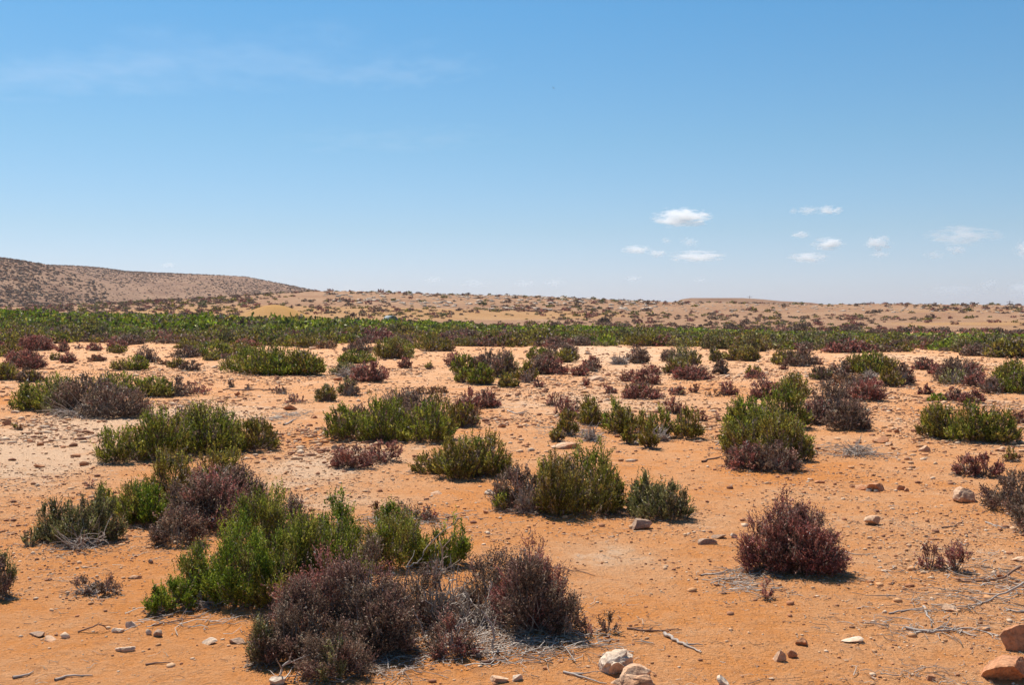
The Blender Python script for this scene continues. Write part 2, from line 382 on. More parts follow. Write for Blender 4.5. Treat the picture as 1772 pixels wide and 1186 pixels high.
def dead_geo(rg, c, rx, ry, h, dist, dens=1.0):
    """a tangle of bare forked twigs"""
    px1 = dist/1097.0
    n = int(np.clip(dens*70*math.sqrt(rx*ry)/.25, 14, 260)); k = 7
    az = rg.uniform(0, 2*math.pi, n); se = rg.uniform(.0, 1, n); ce = np.sqrt(1-se**2)
    tp = np.stack([rx*ce*np.cos(az), ry*ce*np.sin(az), h*se*rg.uniform(.5, 1, n)+.01], -1)*rg.uniform(.6, 1, (n, 1))
    root = np.stack([rg.normal(size=n)*rx*.22, rg.normal(size=n)*ry*.22, np.full(n, .0)], -1)
    tt = np.linspace(0, 1, k)[None, :, None]
    ctrl = (root+tp)/2 + rg.normal(size=(n, 3))*rx*.22; ctrl[:, 2] = np.abs(ctrl[:, 2])
    P = (1-tt)**2*root[:, None] + 2*tt*(1-tt)*ctrl[:, None] + tt**2*tp[:, None]
    P[:, 1:-1] += rg.normal(size=(n, k-2, 3))*rx*.035
    r0 = max(.004, px1*.55)*rg.uniform(.7, 1.5, n)
    V1, F1 = tubes(P, r0, r0*.4, 4)
    m = n*3; pi = rg.integers(0, n, m); ki = rg.integers(2, k-1, m)
    b0 = P[pi, ki]; dirv = P[pi, ki+1]-P[pi, ki-1]; dirv /= np.linalg.norm(dirv, axis=1, keepdims=True)+1e-9
    dirv = dirv + rg.normal(size=(m, 3))*.6; LL = rx*rg.uniform(.12, .4, m)
    tk = np.linspace(0, 1, 4)[None, :, None]
    P2 = b0[:, None] + dirv[:, None]*LL[:, None, None]*tk + rg.normal(size=(m, 4, 3))*rx*.02*tk
    P2[..., 2] = np.maximum(P2[..., 2], .004)
    V2, F2 = tubes(P2, r0[pi]*.55, r0[pi]*.3, 3)
    return V1+c, F1, V2+c, F2
class Acc:
    def __init__(s): s.V = []; s.F = []; s.C = []; s.n = 0
    def add(s, V, Fc, C=None):
        s.V.append(np.asarray(V, np.float32)); s.F.append((Fc+s.n).astype(np.int32)); s.n += len(V)
        if C is not None: s.C.append(np.asarray(C, np.float32))
    def mesh(s, name, smooth=False):
        byk = {}
        for f in s.F: byk.setdefault(f.shape[1], []).append(f)
        return mesh_from(name, np.concatenate(s.V), [np.concatenate(v) for v in byk.values()], np.concatenate(s.C) if s.C else None, smooth)
def lobe_world(x0, x1, y0, y1):
    """box in the photo -> dome on the ground"""
    fr = at((x0+x1)/2, y1); d = fr[1]
    for _ in range(3):
        r = (x1-x0)/2*d/F; d = fr[1] + .62*r
    cx = ((x0+x1)/2-886)*d/F
    z = float(height(cx, d))
    zt = CAMZ + (HOR-y0)*d/F
    return cx, d, z, r, r*.8, max(.05, zt-z)
LOBES = []
def plant(name, label, cat, lobes, group=None, seed=0):
    rg = np.random.default_rng(1000+seed)
    W = []
    for L in lobes.split(';'):
        a = L.split(':'); k = a[0][0]; dens = float(a[0][1:] or 1)
        W.append((k, dens, lobe_world(*[float(v) for v in a[1].split(',')])))
    o0 = np.array([np.mean([q[2][0] for q in W]), np.mean([q[2][1] for q in W]), min(q[2][2] for q in W)])
    root = tag(link(name, None, loc=o0), label, cat, group)
    for k, dens, (cx, cy, cz, rx, ry, h) in W:
        c = np.array([cx, cy, cz])-o0; LOBES.append((cx, cy, rx, k))
        if k == 'D':
            a, b, c2, d2 = dead_geo(rg, c, rx, ry, h, cy, dens); de = Acc(); de.add(a, b); de.add(c2, d2); link('dead_twigs', de.mesh('dead_twigs'), DEAD, root)
        else:
            V, Fc, C, BV, BF = lobe_geo(rg, c, rx, ry, h, k, cy, dens)
            link('foliage', mesh_from('foliage', V, Fc, C), LEAF, root)
            link('branches', mesh_from('branches', BV, BF), DEAD if k in 'VS' else TWIG, root)
    return root
PLANTS = '''
desert_shrub|largest shrub, bright green and many-lobed, in the foreground left of centre|B:265,340,1000,1062;B:250,285,1020,1068;G:290,400,955,1050;B:350,470,900,1058;G:450,560,895,1050;O.6:470,560,900,1030;G:395,520,846,1000;G:500,640,920,1035;Y.4:380,480,930,1050;V:455,540,860,960;G:430,510,960,1063;B:540,622,856,960;G:520,640,905,1040;G:620,745,888,990;B:640,720,880,960;G:715,790,925,990;D.6:330,400,1010,1060;D.5:720,790,930,1000
desert_shrub|small upright green shrub at the right tip of the largest green shrub|B.8:762,812,900,982
dry_shrub|big dark violet-brown shrub in front of the largest green shrub at the bottom|V:425,490,1085,1160;V:440,560,1045,1155;V:580,700,1030,1150;P.5:560,640,1000,1100;V:470,600,1005,1140;V:560,700,950,1135;V.9:520,640,1090,1186;V.9:600,720,1040,1150;S.7:425,475,1080,1158;S.5:540,600,1110,1186;P.4:480,690,950,1120
dry_shrub|wide straggly violet shrub right of the bare grey branches at the bottom centre|V.6:690,800,985,1090;V.8:800,905,950,1075;V.8:865,985,965,1110;P.6:850,975,955,1100;V.5:940,1005,1010,1110;P.4:900,1000,970,1100
dead_shrub|tangle of bare grey branches between the two violet shrubs at the bottom|D1.3:690,830,940,1095;D1:760,900,1000,1100;D.5:680,760,960,1070
dry_shrub|see-through violet shrub with bare stems just below the tangle of grey branches|V.35:730,815,1050,1145;P.25:740,830,1060,1145;D.5:730,850,1040,1140
dry_sprig|low violet sprigs at the right foot of the wide straggly violet shrub|P.3:1000,1040,1070,1105;V.3:1035,1070,1055,1100
dry_shrub|dense dark violet shrub left of the largest green shrub|V:345,462,810,895;V:300,430,840,920;V:280,400,825,925;V:265,350,870,950;P.3:300,440,815,930
desert_shrub|green shrub with olive crown behind the dense dark violet shrub on the left|G:155,215,842,893;G:200,290,830,912;B:225,290,850,915;O:250,335,776,870;O:330,425,776,850;Y.5:345,400,780,845
sage_shrub|grey-green shrub of upright stems with dark bare base, on the left|S:62,112,872,942;S.6:70,195,885,946;S:90,160,862,948;S:140,207,862,942;D.6:80,200,900,958
sage_shrub|small grey-green tuft at the left foot of the grey-green upright shrub|S.7:36,60,916,948
sage_shrub|violet-grey shrub cut by the left edge of the photo|S.9:-40,18,952,1040;V.5:-40,14,970,1042
dry_sprig|low leafless-looking violet sprig alone on bare sand in the left foreground|V.4:125,165,1000,1030;V.4:160,200,992,1032;D.25:125,200,1000,1035
desert_shrub|long green shrub of upright shoots left of centre, behind bare orange sand|G:168,255,735,805;G:230,330,708,800;G:300,420,702,792;V.6:230,400,705,790;O:400,480,728,785;Y.6:420,475,735,780;G:355,415,715,780
desert_shrub|broad low shrub on the left, green at its left end and violet at its right|G:20,105,665,714;G:60,150,652,716;S:75,135,672,720;V:95,200,648,722;V:140,255,668,728;P.5:190,255,670,722;G:150,240,648,690;D.4:80,240,690,728
desert_shrub|low yellow-green shrub at the right end of the broad green and violet shrub|G:225,300,655,690;Y:250,300,660,690;V.6:280,330,655,688
dry_sprig|thin violet stems right of the low yellow-green shrub on the left|P.3:318,362,660,684
desert_shrub|dense dark green dome-shaped shrub on pale sand in the left middle distance|G:382,470,606,648;G:420,520,600,652;B:440,560,612,652;O:490,560,606,652
desert_shrub|broad green shrub in the middle with a dark violet top|G:562,640,705,766;V.8:580,660,700,745;G:620,710,685,768;V:650,760,676,735;G:690,785,700,770;Y.7:620,690,735,768;O:730,790,690,765
desert_shrub|brownish olive shrub joined to the right end of the broad middle green shrub|O:768,828,700,742;V.6:780,822,705,742
dry_shrub|rounded pink-violet shrub in front of the broad middle green shrub|P:576,645,770,814
dry_shrub|open pink-violet shrub with bare bent stems right of the rounded pink-violet one|P.6:635,693,764,803
desert_shrub|dark olive shrub with a long low left side, just left of the picture centre|O:714,785,786,824;O:750,835,756,833;G.6:750,880,758,830;O:808,882,752,830
desert_shrub|tall dark olive and green shrub right of centre|G:920,985,790,850;O:925,1070,815,896;O:935,1005,785,900;G:985,1062,760,870;O:1020,1080,805,892;V.7:950,1010,800,890;B.5:1050,1080,840,885
dry_shrub|grey-violet half-dead shrub leaning on the tall dark olive shrub|V:852,935,806,885;D1:880,940,800,892;V.6:890,940,830,895;G.5:855,885,850,888
sage_shrub|grey-green shrub of upright stems right of the tall dark olive shrub|S:1085,1150,826,896;S.6:1095,1185,845,904;S:1128,1195,836,904;G.3:1085,1190,830,895;D.4:1100,1160,870,902
dry_shrub|round dark reddish-violet shrub with a spike on top, alone on the right|P:1284,1380,895,1000;P:1340,1462,890,1003;P:1315,1425,872,1000;V.7:1330,1450,885,1000;P.6:1344,1374,848,960
dry_sprig|left one of two small violet sprigs right of the round spiked shrub|P.5:1593,1632,942,988
dry_sprig|right one of two small violet sprigs right of the round spiked shrub|P.5:1632,1682,940,994
dry_shrub|dark grey-violet shrub beside the pale-topped rock near the right edge|V:1702,1790,818,888;V.8:1750,1830,840,900
dry_shrub|low pinkish-violet shrub behind the pale-topped rock near the right edge|P:1652,1700,790,827;P:1685,1736,788,828
dry_shrub|grey-violet shrub cut by the right edge below the pale-topped rock|V:1758,1830,862,930
desert_shrub|dense dark olive-green shrub alone on sand near the right edge|G:1592,1665,706,762;O:1592,1665,705,764;G:1640,1725,698,770;G:1695,1762,706,772;O.5:1660,1765,710,772
desert_shrub|large green and olive shrub mound right of centre with violet front|G:1250,1330,690,745;B.5:1255,1330,690,745;G:1310,1400,668,745;O:1252,1325,728,790;O:1305,1392,715,800;G.7:1250,1400,710,790;O:1368,1408,745,802
dry_shrub|violet-brown shrub at the front foot of the large green and olive mound|V:1258,1325,768,816;P.7:1260,1330,768,818;V:1300,1388,770,820;P.4:1310,1385,775,818
desert_shrub|brown-topped olive shrub behind the large green and olive mound|P:1300,1352,655,692;O:1342,1402,648,690;O:1352,1395,650,700
dry_shrub|wide violet shrub touching the right side of the large green and olive mound|V:1385,1455,695,738;P.6:1385,1450,697,738;V:1400,1490,662,730;V:1430,1506,692,748;P.5:1440,1505,700,746
dry_shrub|rounded purple shrub behind the wide violet shrub, right of centre|P:1470,1532,655,697;V.6:1450,1510,650,694
desert_shrub|dark green upright shrub, second from left of the row with grey dead branches|G:1043,1095,696,752;O:1060,1112,700,755
desert_shrub|small olive clump at the front of the row with grey dead branches|O:1078,1102,737,770;G.5:1078,1102,737,770
desert_shrub|narrow olive shrub standing furthest forward in the row with grey dead branches|O:1108,1140,725,778
desert_shrub|green shrub with bare grey stems in the middle of the row right of centre|G:1120,1165,700,760;D.8:1120,1165,725,765;O.6:1095,1130,705,745
desert_shrub|dark olive shrub at the right end of the row with grey dead branches|O:1165,1217,708,762;G.5:1168,1200,710,750
desert_shrub|upright olive-green shrub at the left of the row with grey dead branches|O:1000,1042,690,738;G.6:1000,1040,690,735
desert_shrub|brownish shrub left of the grey dead branches right of centre|O:965,1002,712,755;R.5:970,1005,715,750
desert_shrub|small round olive clump at the far left foot of the row with dead branches|O:953,976,740,766;Y.5:955,975,742,765
dead_shrub|grey dead branches lying among the row of olive shrubs right of centre|D1:995,1048,728,765;D.5:1090,1130,735,768
dry_shrub|low thin purple shrub behind the upright olive-green shrub of the row|P.5:945,975,680,705;P.5:960,1000,688,722;V.4:975,1005,690,718
dry_shrub|purple shrub behind the dark olive shrub at the right end of the row|P.7:1150,1185,690,718
dry_shrub|purple shrub of upright stems right of the broad middle green shrub|P:790,830,674,710;P:822,864,672,708
desert_shrub|small rusty-brown shrub in front of the purple upright shrub|R:810,832,700,724
desert_shrub|small dark grey-green shrub with a bare base left of the broad middle shrub|S:545,582,668,696;O.5:548,580,670,697
desert_shrub|small rounded grey-olive shrub behind the broad middle green shrub|S:587,618,655,686;V.5:590,620,657,687
dry_shrub|low reddish dry shrub just behind the top of the broad middle green shrub|R.6:722,752,670,684;R.6:745,778,671,682
dry_shrub|purple-red shrub left of centre in the middle distance|P:608,668,628,664;P.5:645,672,638,658;V.5:600,640,630,660
dry_shrub|silvery grey shrub touching the left of the purple-red shrub|S.7:572,622,628,652;D.6:575,615,632,654
desert_shrub|mixed green shrub behind the purple-red shrub left of centre|G:590,650,606,630;V:595,650,588,612;G:585,622,610,630
desert_shrub|dark olive shrub with a yellow-brown right end, behind bare sand left of centre|O:645,700,582,622;G:650,715,585,620;Y.7:690,716,605,622;R.5:670,705,598,622
dry_shrub|small round pink-purple shrub on bare sand left of centre|P:687,714,618,638
desert_shrub|tiny pale yellow-green tuft on bare sand left of centre|Y.6:736,750,624,640
desert_shrub|bright green rounded shrub at the front of the mixed cluster in the middle|G:810,853,632,668;B.7:812,852,634,668;G:788,815,640,664
desert_shrub|yellow-green shrub at the front of the mixed cluster, right of its bright green shrub|O:860,898,648,672;Y.6:862,895,650,672
dry_shrub|grey-violet shrub crowning the mixed cluster in the middle|V:812,870,608,650;V:850,892,604,655;S.5:855,900,612,655
desert_shrub|green shrub at the left of the mixed cluster in the middle|G:775,830,616,650;P.7:768,800,610,635
desert_shrub|olive shrub at the right end of the mixed cluster in the middle|O:892,928,625,660;V.5:900,925,640,664
dry_shrub|dark purple shrub behind the mixed cluster, fading to red at its right|P:925,982,620,650;V:910,960,615,650
desert_shrub|dark violet and green shrub behind the dark purple shrub in the middle|V:940,1000,592,626;G:912,960,600,622;O:960,1000,602,628
dry_sprig|tiny violet sprig right of the mixed cluster in the middle|P.7:924,943,656,672
dry_shrub|purple shrub left of the flat overhanging rock|P:990,1018,634,652;P:1003,1040,618,640;V.5:1010,1040,625,645
dry_sprig|tiny red-violet sprig in front of the flat overhanging rock|P.8:1007,1021,652,670
dry_sprig|small low purple sprig on sand below the flat overhanging rock|P.7:1040,1066,668,683
dry_shrub|bright purple-red shrub right of the flat overhanging rock|P:1095,1143,640,668;P.9:1075,1105,642,662;P.8:1112,1142,630,650
dry_shrub|brown-red dome shrub in front of the bright purple-red shrub|R.8:1080,1140,662,692;P.8:1078,1148,664,694;O.4:1090,1130,665,692
dry_shrub|low wide purple mound in the right middle distance|P:1165,1232,634,660;V.5:1175,1225,633,658
desert_shrub|rusty olive shrub behind the low wide purple mound|O:1145,1200,624,648;R.4:1145,1190,626,648
dry_shrub|small round grey-violet shrub right of the low wide purple mound|V:1235,1263,625,649;S.4:1236,1262,626,648
dry_shrub|small red and olive shrub with a reddish foot in the right middle distance|O:1292,1318,634,650;P.8:1290,1322,642,657
dry_sprig|small purple sprig with yellow tips left of the green and olive mound|P.8:1160,1185,668,685;Y.3:1172,1185,670,684
dry_sprig|thin purple sprig beside the sprig with yellow tips|P.6:1192,1210,664,681
dry_sprig|forked dark purple sprig left of the green and olive mound|P.9:1247,1280,664,686
dry_sprig|pale low dry sprig left of the forked dark purple sprig|R.3:1223,1248,674,688
dry_sprig|thin purple sprig at the right end of the olive shrub row|P.7:1210,1224,712,730
dry_sprig|tiny thin sprig against the left side of the green and olive mound|P.5:1238,1248,716,730
desert_shrub|grey-olive rounded shrub behind the low wide purple mound, with violet left side|S:1155,1205,598,630;V:1145,1190,600,628;O.6:1190,1215,612,632
dry_shrub|dark violet upright shrub beside a silvery dead bush in the middle distance|V:1084,1122,598,630;P.4:1086,1120,600,628
dead_shrub|silvery grey dead bush left of the dark violet upright shrub|D1:1052,1092,612,632
desert_shrub|small dark olive shrub between bare sand patches in the right middle distance|S:1228,1250,600,627;O.7:1230,1248,602,627
desert_shrub|olive-yellow rounded shrub on the right edge of a bare sand patch|O:1276,1316,600,626;Y.5:1285,1314,602,626
desert_shrub|dull olive shrub left of the olive-yellow rounded shrub|O:1248,1288,602,625
desert_shrub|wide olive and purple-brown shrub in the right middle distance|O:1336,1380,604,632;V:1360,1412,600,635;P.7:1402,1424,618,632;O.5:1345,1400,610,634
dry_sprig|tiny purple clump on pale sand in front of the wide olive and purple-brown shrub|P:1349,1365,631,641
dry_shrub|grey-violet rounded shrub behind the wide violet shrub on the right|V:1402,1440,634,659;S.5:1403,1440,636,659
desert_shrub|large dark olive shrub on the right with a silvery dead patch in front|O:1460,1515,612,648;G:1480,1540,612,650;O:1520,1560,620,650;Y.4:1470,1550,615,648;V:1430,1470,625,650;D.9:1488,1522,636,656
desert_shrub|olive-yellow shrub at the right end of the large dark olive shrub|O:1520,1560,636,671;Y.4:1530,1550,640,665
dry_shrub|violet-brown shrub at the far right end of the large dark olive shrub|V:1545,1582,630,668;P.6:1555,1583,635,665
dry_shrub|brown and pink shrub just in front of the silvery dead patch|V:1440,1490,645,668;P.8:1480,1522,655,690;R.5:1440,1500,648,670
dry_shrub|dark purple low shrub at the left of the purple thicket near the right edge|P:1577,1620,622,642;V.5:1580,1615,620,642
dry_shrub|broad purple shrub in the purple thicket near the right edge|P:1610,1665,630,650;V:1620,1690,622,664;P:1640,1700,628,660;P:1670,1708,645,671
sage_shrub|pale sage-green shrub inside the purple thicket near the right edge|S:1672,1702,628,650;Y.4:1675,1700,630,645;S.5:1630,1680,640,668
desert_shrub|tall dark green shrub cut by the right edge|G:1720,1790,626,670;G:1732,1800,645,684;O:1722,1760,632,655;V.5:1750,1800,640,684
dry_shrub|violet shrub left of the tall dark green shrub at the right edge|V:1695,1745,656,683;P.5:1700,1740,655,680
dry_shrub|small round crimson-purple shrub on bare sand near the right edge|P:1592,1616,668,684
desert_shrub|small bright yellow-green shrub among pinkish stems near the right edge|B:1608,1636,683,697;Y.6:1610,1634,684,696
dry_shrub|low pinkish-purple shrub right of the small bright yellow-green shrub|P.8:1632,1668,670,696;P:1660,1702,678,699;V.4:1640,1690,676,698
dry_shrub|small reddish dry shrub at the right edge of the photo|P.4:1745,1775,716,735;R.3:1748,1790,712,734
desert_shrub|tiny olive tuft at the right edge below the dense dark olive-green shrub|O.6:1745,1762,776,800;R.4:1740,1768,780,800
dry_shrub|big dark purple dome shrub at the left edge of the middle distance|P:30,92,580,608;V:40,90,582,606;O:0,40,595,620
dry_shrub|pinkish-violet shrub in front of the big dark purple dome on the left|P.8:5,50,606,635;P:30,80,606,640;V:20,75,610,636
desert_shrub|olive shrub cut by the left edge in the middle distance|O:-15,30,630,660;G.5:-10,28,632,658;V:0,35,630,655
dry_shrub|violet-olive shrub right of the olive shrub at the left edge|V:30,72,640,663;O.7:35,70,642,663
dry_shrub|small round pink-violet shrub on pale sand at the left, furthest back|P:97,119,592,610
dry_shrub|small round purple-red shrub on pale sand at the left, in front of the pink-violet one|P:105,132,609,629
dry_shrub|small olive-brown shrub touching the small purple-red shrub on the left|O.7:86,106,612,624
dry_shrub|low reddish-brown shrub on pale sand at the left, right of the purple-red one|R.7:152,182,615,626;P.6:155,180,615,626
dry_shrub|low purple shrub with a straggling right side behind the pale sand at the left|P.8:150,178,594,608;P.4:130,144,599,604
dry_shrub|pair-topped purple and olive shrub on pale sand behind the tall grey-violet shrub|P:185,220,590,602;O:185,220,598,612
desert_shrub|yellow-green low shrub with a grey-violet crown on the left|Y.8:190,225,622,643;G:215,255,612,643;V:236,262,596,628;V.6:250,275,606,628
desert_shrub|low brownish shrub right of the yellow-green shrub with grey-violet crown|O:290,322,620,638;V:312,348,624,643;R.4:265,300,622,632
desert_shrub|wide green shrub behind the dense dark green dome on the left|G:330,400,590,618;V:296,345,600,620;O:390,440,592,615
desert_shrub|small golden-olive clump at the foot of the wide green shrub on the left|Y.9:352,380,612,625
dry_shrub|greyish-pink low shrub beside the small golden-olive clump|V.6:378,412,612,622
desert_shrub|rusty olive low shrub behind bare sand between the dome and the middle green shrubs|O:500,580,580,603;R.6:540,582,590,604
desert_shrub|wide rusty-green shrub behind the bare sand patch left of centre|O:714,780,582,609;R.5:760,790,590,608;V.5:700,725,585,602
dry_shrub|small dark violet sprig among stones left of the middle, near a thin dead stick|V.6:393,405,657,671
dry_shrub|second small dark violet sprig right of the first, near the thin dead stick|V.6:424,434,665,676
dry_shrub|sparse pinkish sprig over an orange stone left of the broad middle shrub|V.4:475,496,670,683;P.2:470,500,668,682
dry_shrub|sparse pinkish sprigs above the pair of orange stones left of centre|P.25:490,530,682,700;V.25:498,520,684,698
dry_sprig|sparse dry sprigs behind the right side of the largest green shrub|R.25:640,680,868,900;V.3:680,745,862,908;P.25:720,752,875,905
dry_sprig|single dry reddish sprig on pale ground above the grey-green upright shrub|P.35:146,160,826,846
dry_sprig|tiny green and red seedling near the left edge|G.6:22,30,730,744;R.6:28,34,733,745
dry_sprig|small thin sprig in front of the round dark reddish-violet shrub|P.3:1315,1340,1005,1040
dry_sprig|dry sprig with beaded tips rising behind the wide straggly violet shrub|P.15:905,945,925,1000
dead_shrub|flat spray of grey dead twigs on orange sand right of the green and olive mound|D.5:1440,1530,768,792
'''
k = 0
for ln in PLANTS.strip().split('\n'):
    nm, lab, lob = ln.split('|')
    cat = {'desert_shrub': 'shrub', 'dry_shrub': 'shrub', 'sage_shrub': 'shrub', 'dead_shrub': 'dead shrub', 'dry_sprig': 'sprig'}[nm]
    grp = {'desert_shrub': 'green and olive shrubs on the sand', 'dry_shrub': 'violet and red dry shrubs on the sand', 'sage_shrub': 'grey-green shrubs on the sand',
           'dead_shrub': 'dead shrubs on the sand', 'dry_sprig': 'small dry sprigs on the sand'}[nm]
    plant(nm, lab, cat, lob, grp, k); k += 1

# ---- belt of shrubs behind: individuals copied from prototypes, then the thicket as one mass
def proto(kind, d, dens, seed, h=.75, extra=1.0, mix2=None):
    rg = np.random.default_rng(seed)
    fol = Acc(); br = Acc()
    for (cx, cy, r, hh) in ((0, 0, .62, h), (-.45, .1, .5, h*.8), (.5, -.1, .48, h*.85), (.1, -.35, .45, h*.7), (.05, .4, .5, h*.85)):
        kk = kind if mix2 is None or rg.random() < .7 else mix2
        V, Fc, C, BV, BF = lobe_geo(rg, (cx, cy, 0), r, r*.9, hh*rg.uniform(.85, 1.1), kk, d, dens, extra)
        fol.add(V, Fc, C); br.add(BV, BF)
    return fol, br
BELT = []
for i, (kd, m2, h, lab) in enumerate((('V', 'P', .62, 'violet-brown shrub in the mixed belt in front of the green thicket'),
                                ('O', 'V', .62, 'olive-brown shrub in the mixed belt in front of the green thicket'),
                                ('S', 'O', .85, 'grey-sage shrub in the mixed belt in front of the green thicket'),
                                ('P', 'V', .50, 'purple shrub in the mixed belt in front of the green thicket'),
                                ('G', 'O', .62, 'dark green shrub in the mixed belt in front of the green thicket'),
                                ('B', 'G', .62, 'bright green shrub on the front edge of the green thicket'))):
    for v in range(2):
        fol, br = proto(kd, 58, .62, 300+i*7+v, h, 1.0, m2)
        BELT.append((fol.mesh('foliage'), br.mesh('branches'), lab, i))
rb = random.Random(5)
def front_row(px):     # photo row where the belt's front edge touches bare sand
    return float(np.interp(px, [-80,0,60,100,300,330,420,560,640,720,800,1000,1100,1260,1320,1420,1480,1600,1700,1850], [612,610,602,597,600,606,606,600,598,596,604,606,604,608,611,610,616,616,622,626]))
def green_row(px):     # row where the mix turns to bright green
    return float(np.interp(px, [-80,0,200,400,560,700,886,1100,1300,1500,1772,1850], [578,578,584,584,586,578,580,580,586,588,592,592]))
def top_depth(px): return float(np.interp(px, [-80,0,540,886,1100,1300,1500,1772,1850], [112,112,108,100,96,90,82,76,75]))
def top_row(px): return float(np.interp(px, [-80,0,200,540,700,886,1100,1300,1500,1772,1850], [536,536,541,548,555,562,567,571,576,579,580]))
placed = []
tries = 0
while len(placed) < 165 and tries < 9000:
    tries += 1
    px_ = rb.uniform(-50, 1822); y0 = F*CAMZ/(front_row(px_)-HOR); y1 = F*CAMZ/(green_row(px_)-HOR)
    d = y0*1.0 + (y1-y0)*rb.random()**1.15 + rb.uniform(0, 3)
    x = (px_-886)*d/F; s = rb.uniform(.65, 1.55)
    if any((x-a)**2+(d-b)**2 < (.62*(s+c))**2 for a, b, c in placed): continue
    placed.append((x, d, s))
    t = (d-y0)/(y1-y0+1e-6)
    wts = [2.4, 3.4, 1.8, 1.5, 2.4, .6] if t < .45 else [.7, 1.6, 1.5, .4, 3.4, 4.2]
    if px_ > 1120: wts[2] *= 2.2
    if px_ > 1500: wts[3] *= 2
    if px_ < 620: wts[2] *= .3
    ki = rb.choices(range(6), wts)[0]
    mf, mb, lab, _ = BELT[ki*2+rb.randrange(2)]
    size = 'small ' if s < .9 else 'large ' if s > 1.25 else ''
    zone = ('by the left edge', 'well to the left', 'at the left', 'just left of middle', 'in the middle', 'just right of middle', 'at the right', 'well to the right', 'by the right edge')[min(8, max(0, int(px_//197)))]
    lab = size + lab.split(' in ')[0].split(' on ')[0] + (' in the nearer' if t < .45 else ' in the further') + ' part of the mixed belt, ' + zone
    root = tag(link('desert_shrub', None, loc=(x, d, float(height(x, d))-.03)), lab, 'shrub', 'shrubs of the mixed belt before the thicket')
    zs_ = min(s*rb.uniform(.8, 1.1), (rowz(top_row(px_)+2, d)-float(height(x, d)))*rb.uniform(.8, 1.0)/.66)
    root.scale = (s, s, zs_); root.rotation_euler = (0, 0, rb.uniform(0, 6.28))
    link('foliage', mf, LEAF, root); link('branches', mb, TWIG, root)
def top_row(px): return float(np.interp(px, [-80,0,200,540,700,886,1100,1300,1500,1772,1850], [536,536,541,548,555,562,567,571,576,579,580]))
def cap(px, x, d, jit): return max(.22, (rowz(top_row(px), d) - float(height(x, d)))*jit)
def scatter(name, label, cat, spots, kinds, d, dens, extra, seed, nproto=4):
    """one merged mass of low shrubs; spots (x, y, scale, zscale, kind index)"""
    pr = []
    for i, kd in enumerate(kinds):
        for v in range(nproto):
            rg = np.random.default_rng(seed+i*31+v); a = Acc()
            for (cx, cy, r) in ((0, 0, .6), (-.4, .15, .45), (.42, -.1, .45)):
                V, Fc, C, _, _ = lobe_geo(rg, (cx, cy, 0), r, r, .6*rg.uniform(.8, 1.1), kd, d, dens, extra); a.add(V, Fc, C)
            pr.append((np.concatenate(a.V), np.concatenate(a.F), np.concatenate(a.C)))
    A = Acc(); rg = np.random.default_rng(seed+999)
    X_ = np.array([s[0] for s in spots]); Y_ = np.array([s[1] for s in spots]); ZZ = height(X_, Y_)
    for (x, y, s, zs, ki), z in zip(spots, ZZ):
        V, Fc, C = pr[ki*nproto+rg.integers(nproto)]
        a = rg.uniform(0, 6.28); c, sn = math.cos(a)*s, math.sin(a)*s
        W = np.stack([V[:, 0]*c-V[:, 1]*sn+x, V[:, 0]*sn+V[:, 1]*c+y, V[:, 2]*zs+z-.04*s], -1)
        A.add(W, Fc, C*rg.uniform(.8, 1.25))
    return tag(link(name, A.mesh(name), LEAF), label, cat, None, 'stuff')
sp = []
for _ in range(3200):
    px_ = rb.uniform(-90, 1862); y1 = F*CAMZ/(green_row(px_)-HOR); y2 = top_depth(px_)
    d = y1-6 + (y2-y1+6)*rb.random()**.85; x = (px_-886)*d/F
    if ((x+23.8)/6.5)**2+((d-109)/9)**2 < 1: continue
    s = rb.uniform(.6, 2.0)
    patch = float(fbm(np.array(x*.10), np.array(d*.10), 71))
    edge = d > y2-5
    ki = rb.choices(range(5), [6 if patch > .5 else 2.6, 2.6, 1.7, .2 + (.9 if patch < .36 else 0), .4])[0] if not edge else rb.choices(range(5), [2, 3, 1.6, 1.2, .5])[0]
    zs = min(s*rb.uniform(.55, 1.1)*1.1, cap(px_, x, d, rb.uniform(.45, 1.05))/.62)*(.7 + .6*float(fbm(np.array(x*.22), np.array(d*.13), 79)))
    sp.append((x, d, s, zs, ki))
scatter('green_thicket', 'bright green low thicket filling the hollow before the hillside', 'thicket', sp, 'TGOVS', 85, .30, 1.25, 500)

sp = []
while len(sp) < 2300:
    px_ = rb.uniform(-80, 1850); y0 = F*CAMZ/(front_row(px_)-1.5-HOR); y1 = F*CAMZ/(green_row(px_)-HOR)
    t = rb.random(); d = y0+2+(y1-y0+3)*t; x = (px_-886)*d/F
    n_ = float(fbm(np.array(x*.16), np.array(d*.09), 75))
    if n_ < .30 + .10*(1-t) and rb.random() < .8: continue
    s = rb.uniform(.4, 1.15)
    ki = rb.choices(range(6), [1.3, 3, 2.2 if px_ > 1050 else .8, .8, 3*t+1, 3.4*t*t+.2])[0]
    sp.append((x, d, s, min(s*rb.uniform(.75, 1.1), cap(px_, x, d, rb.uniform(.6, .95))/.62), ki))
scatter('mixed_scrub', 'low mixed violet, olive and green scrub filling the belt between the larger shrubs', 'scrub', sp, 'VOSPGT', 62, .26, 1.35, 640)
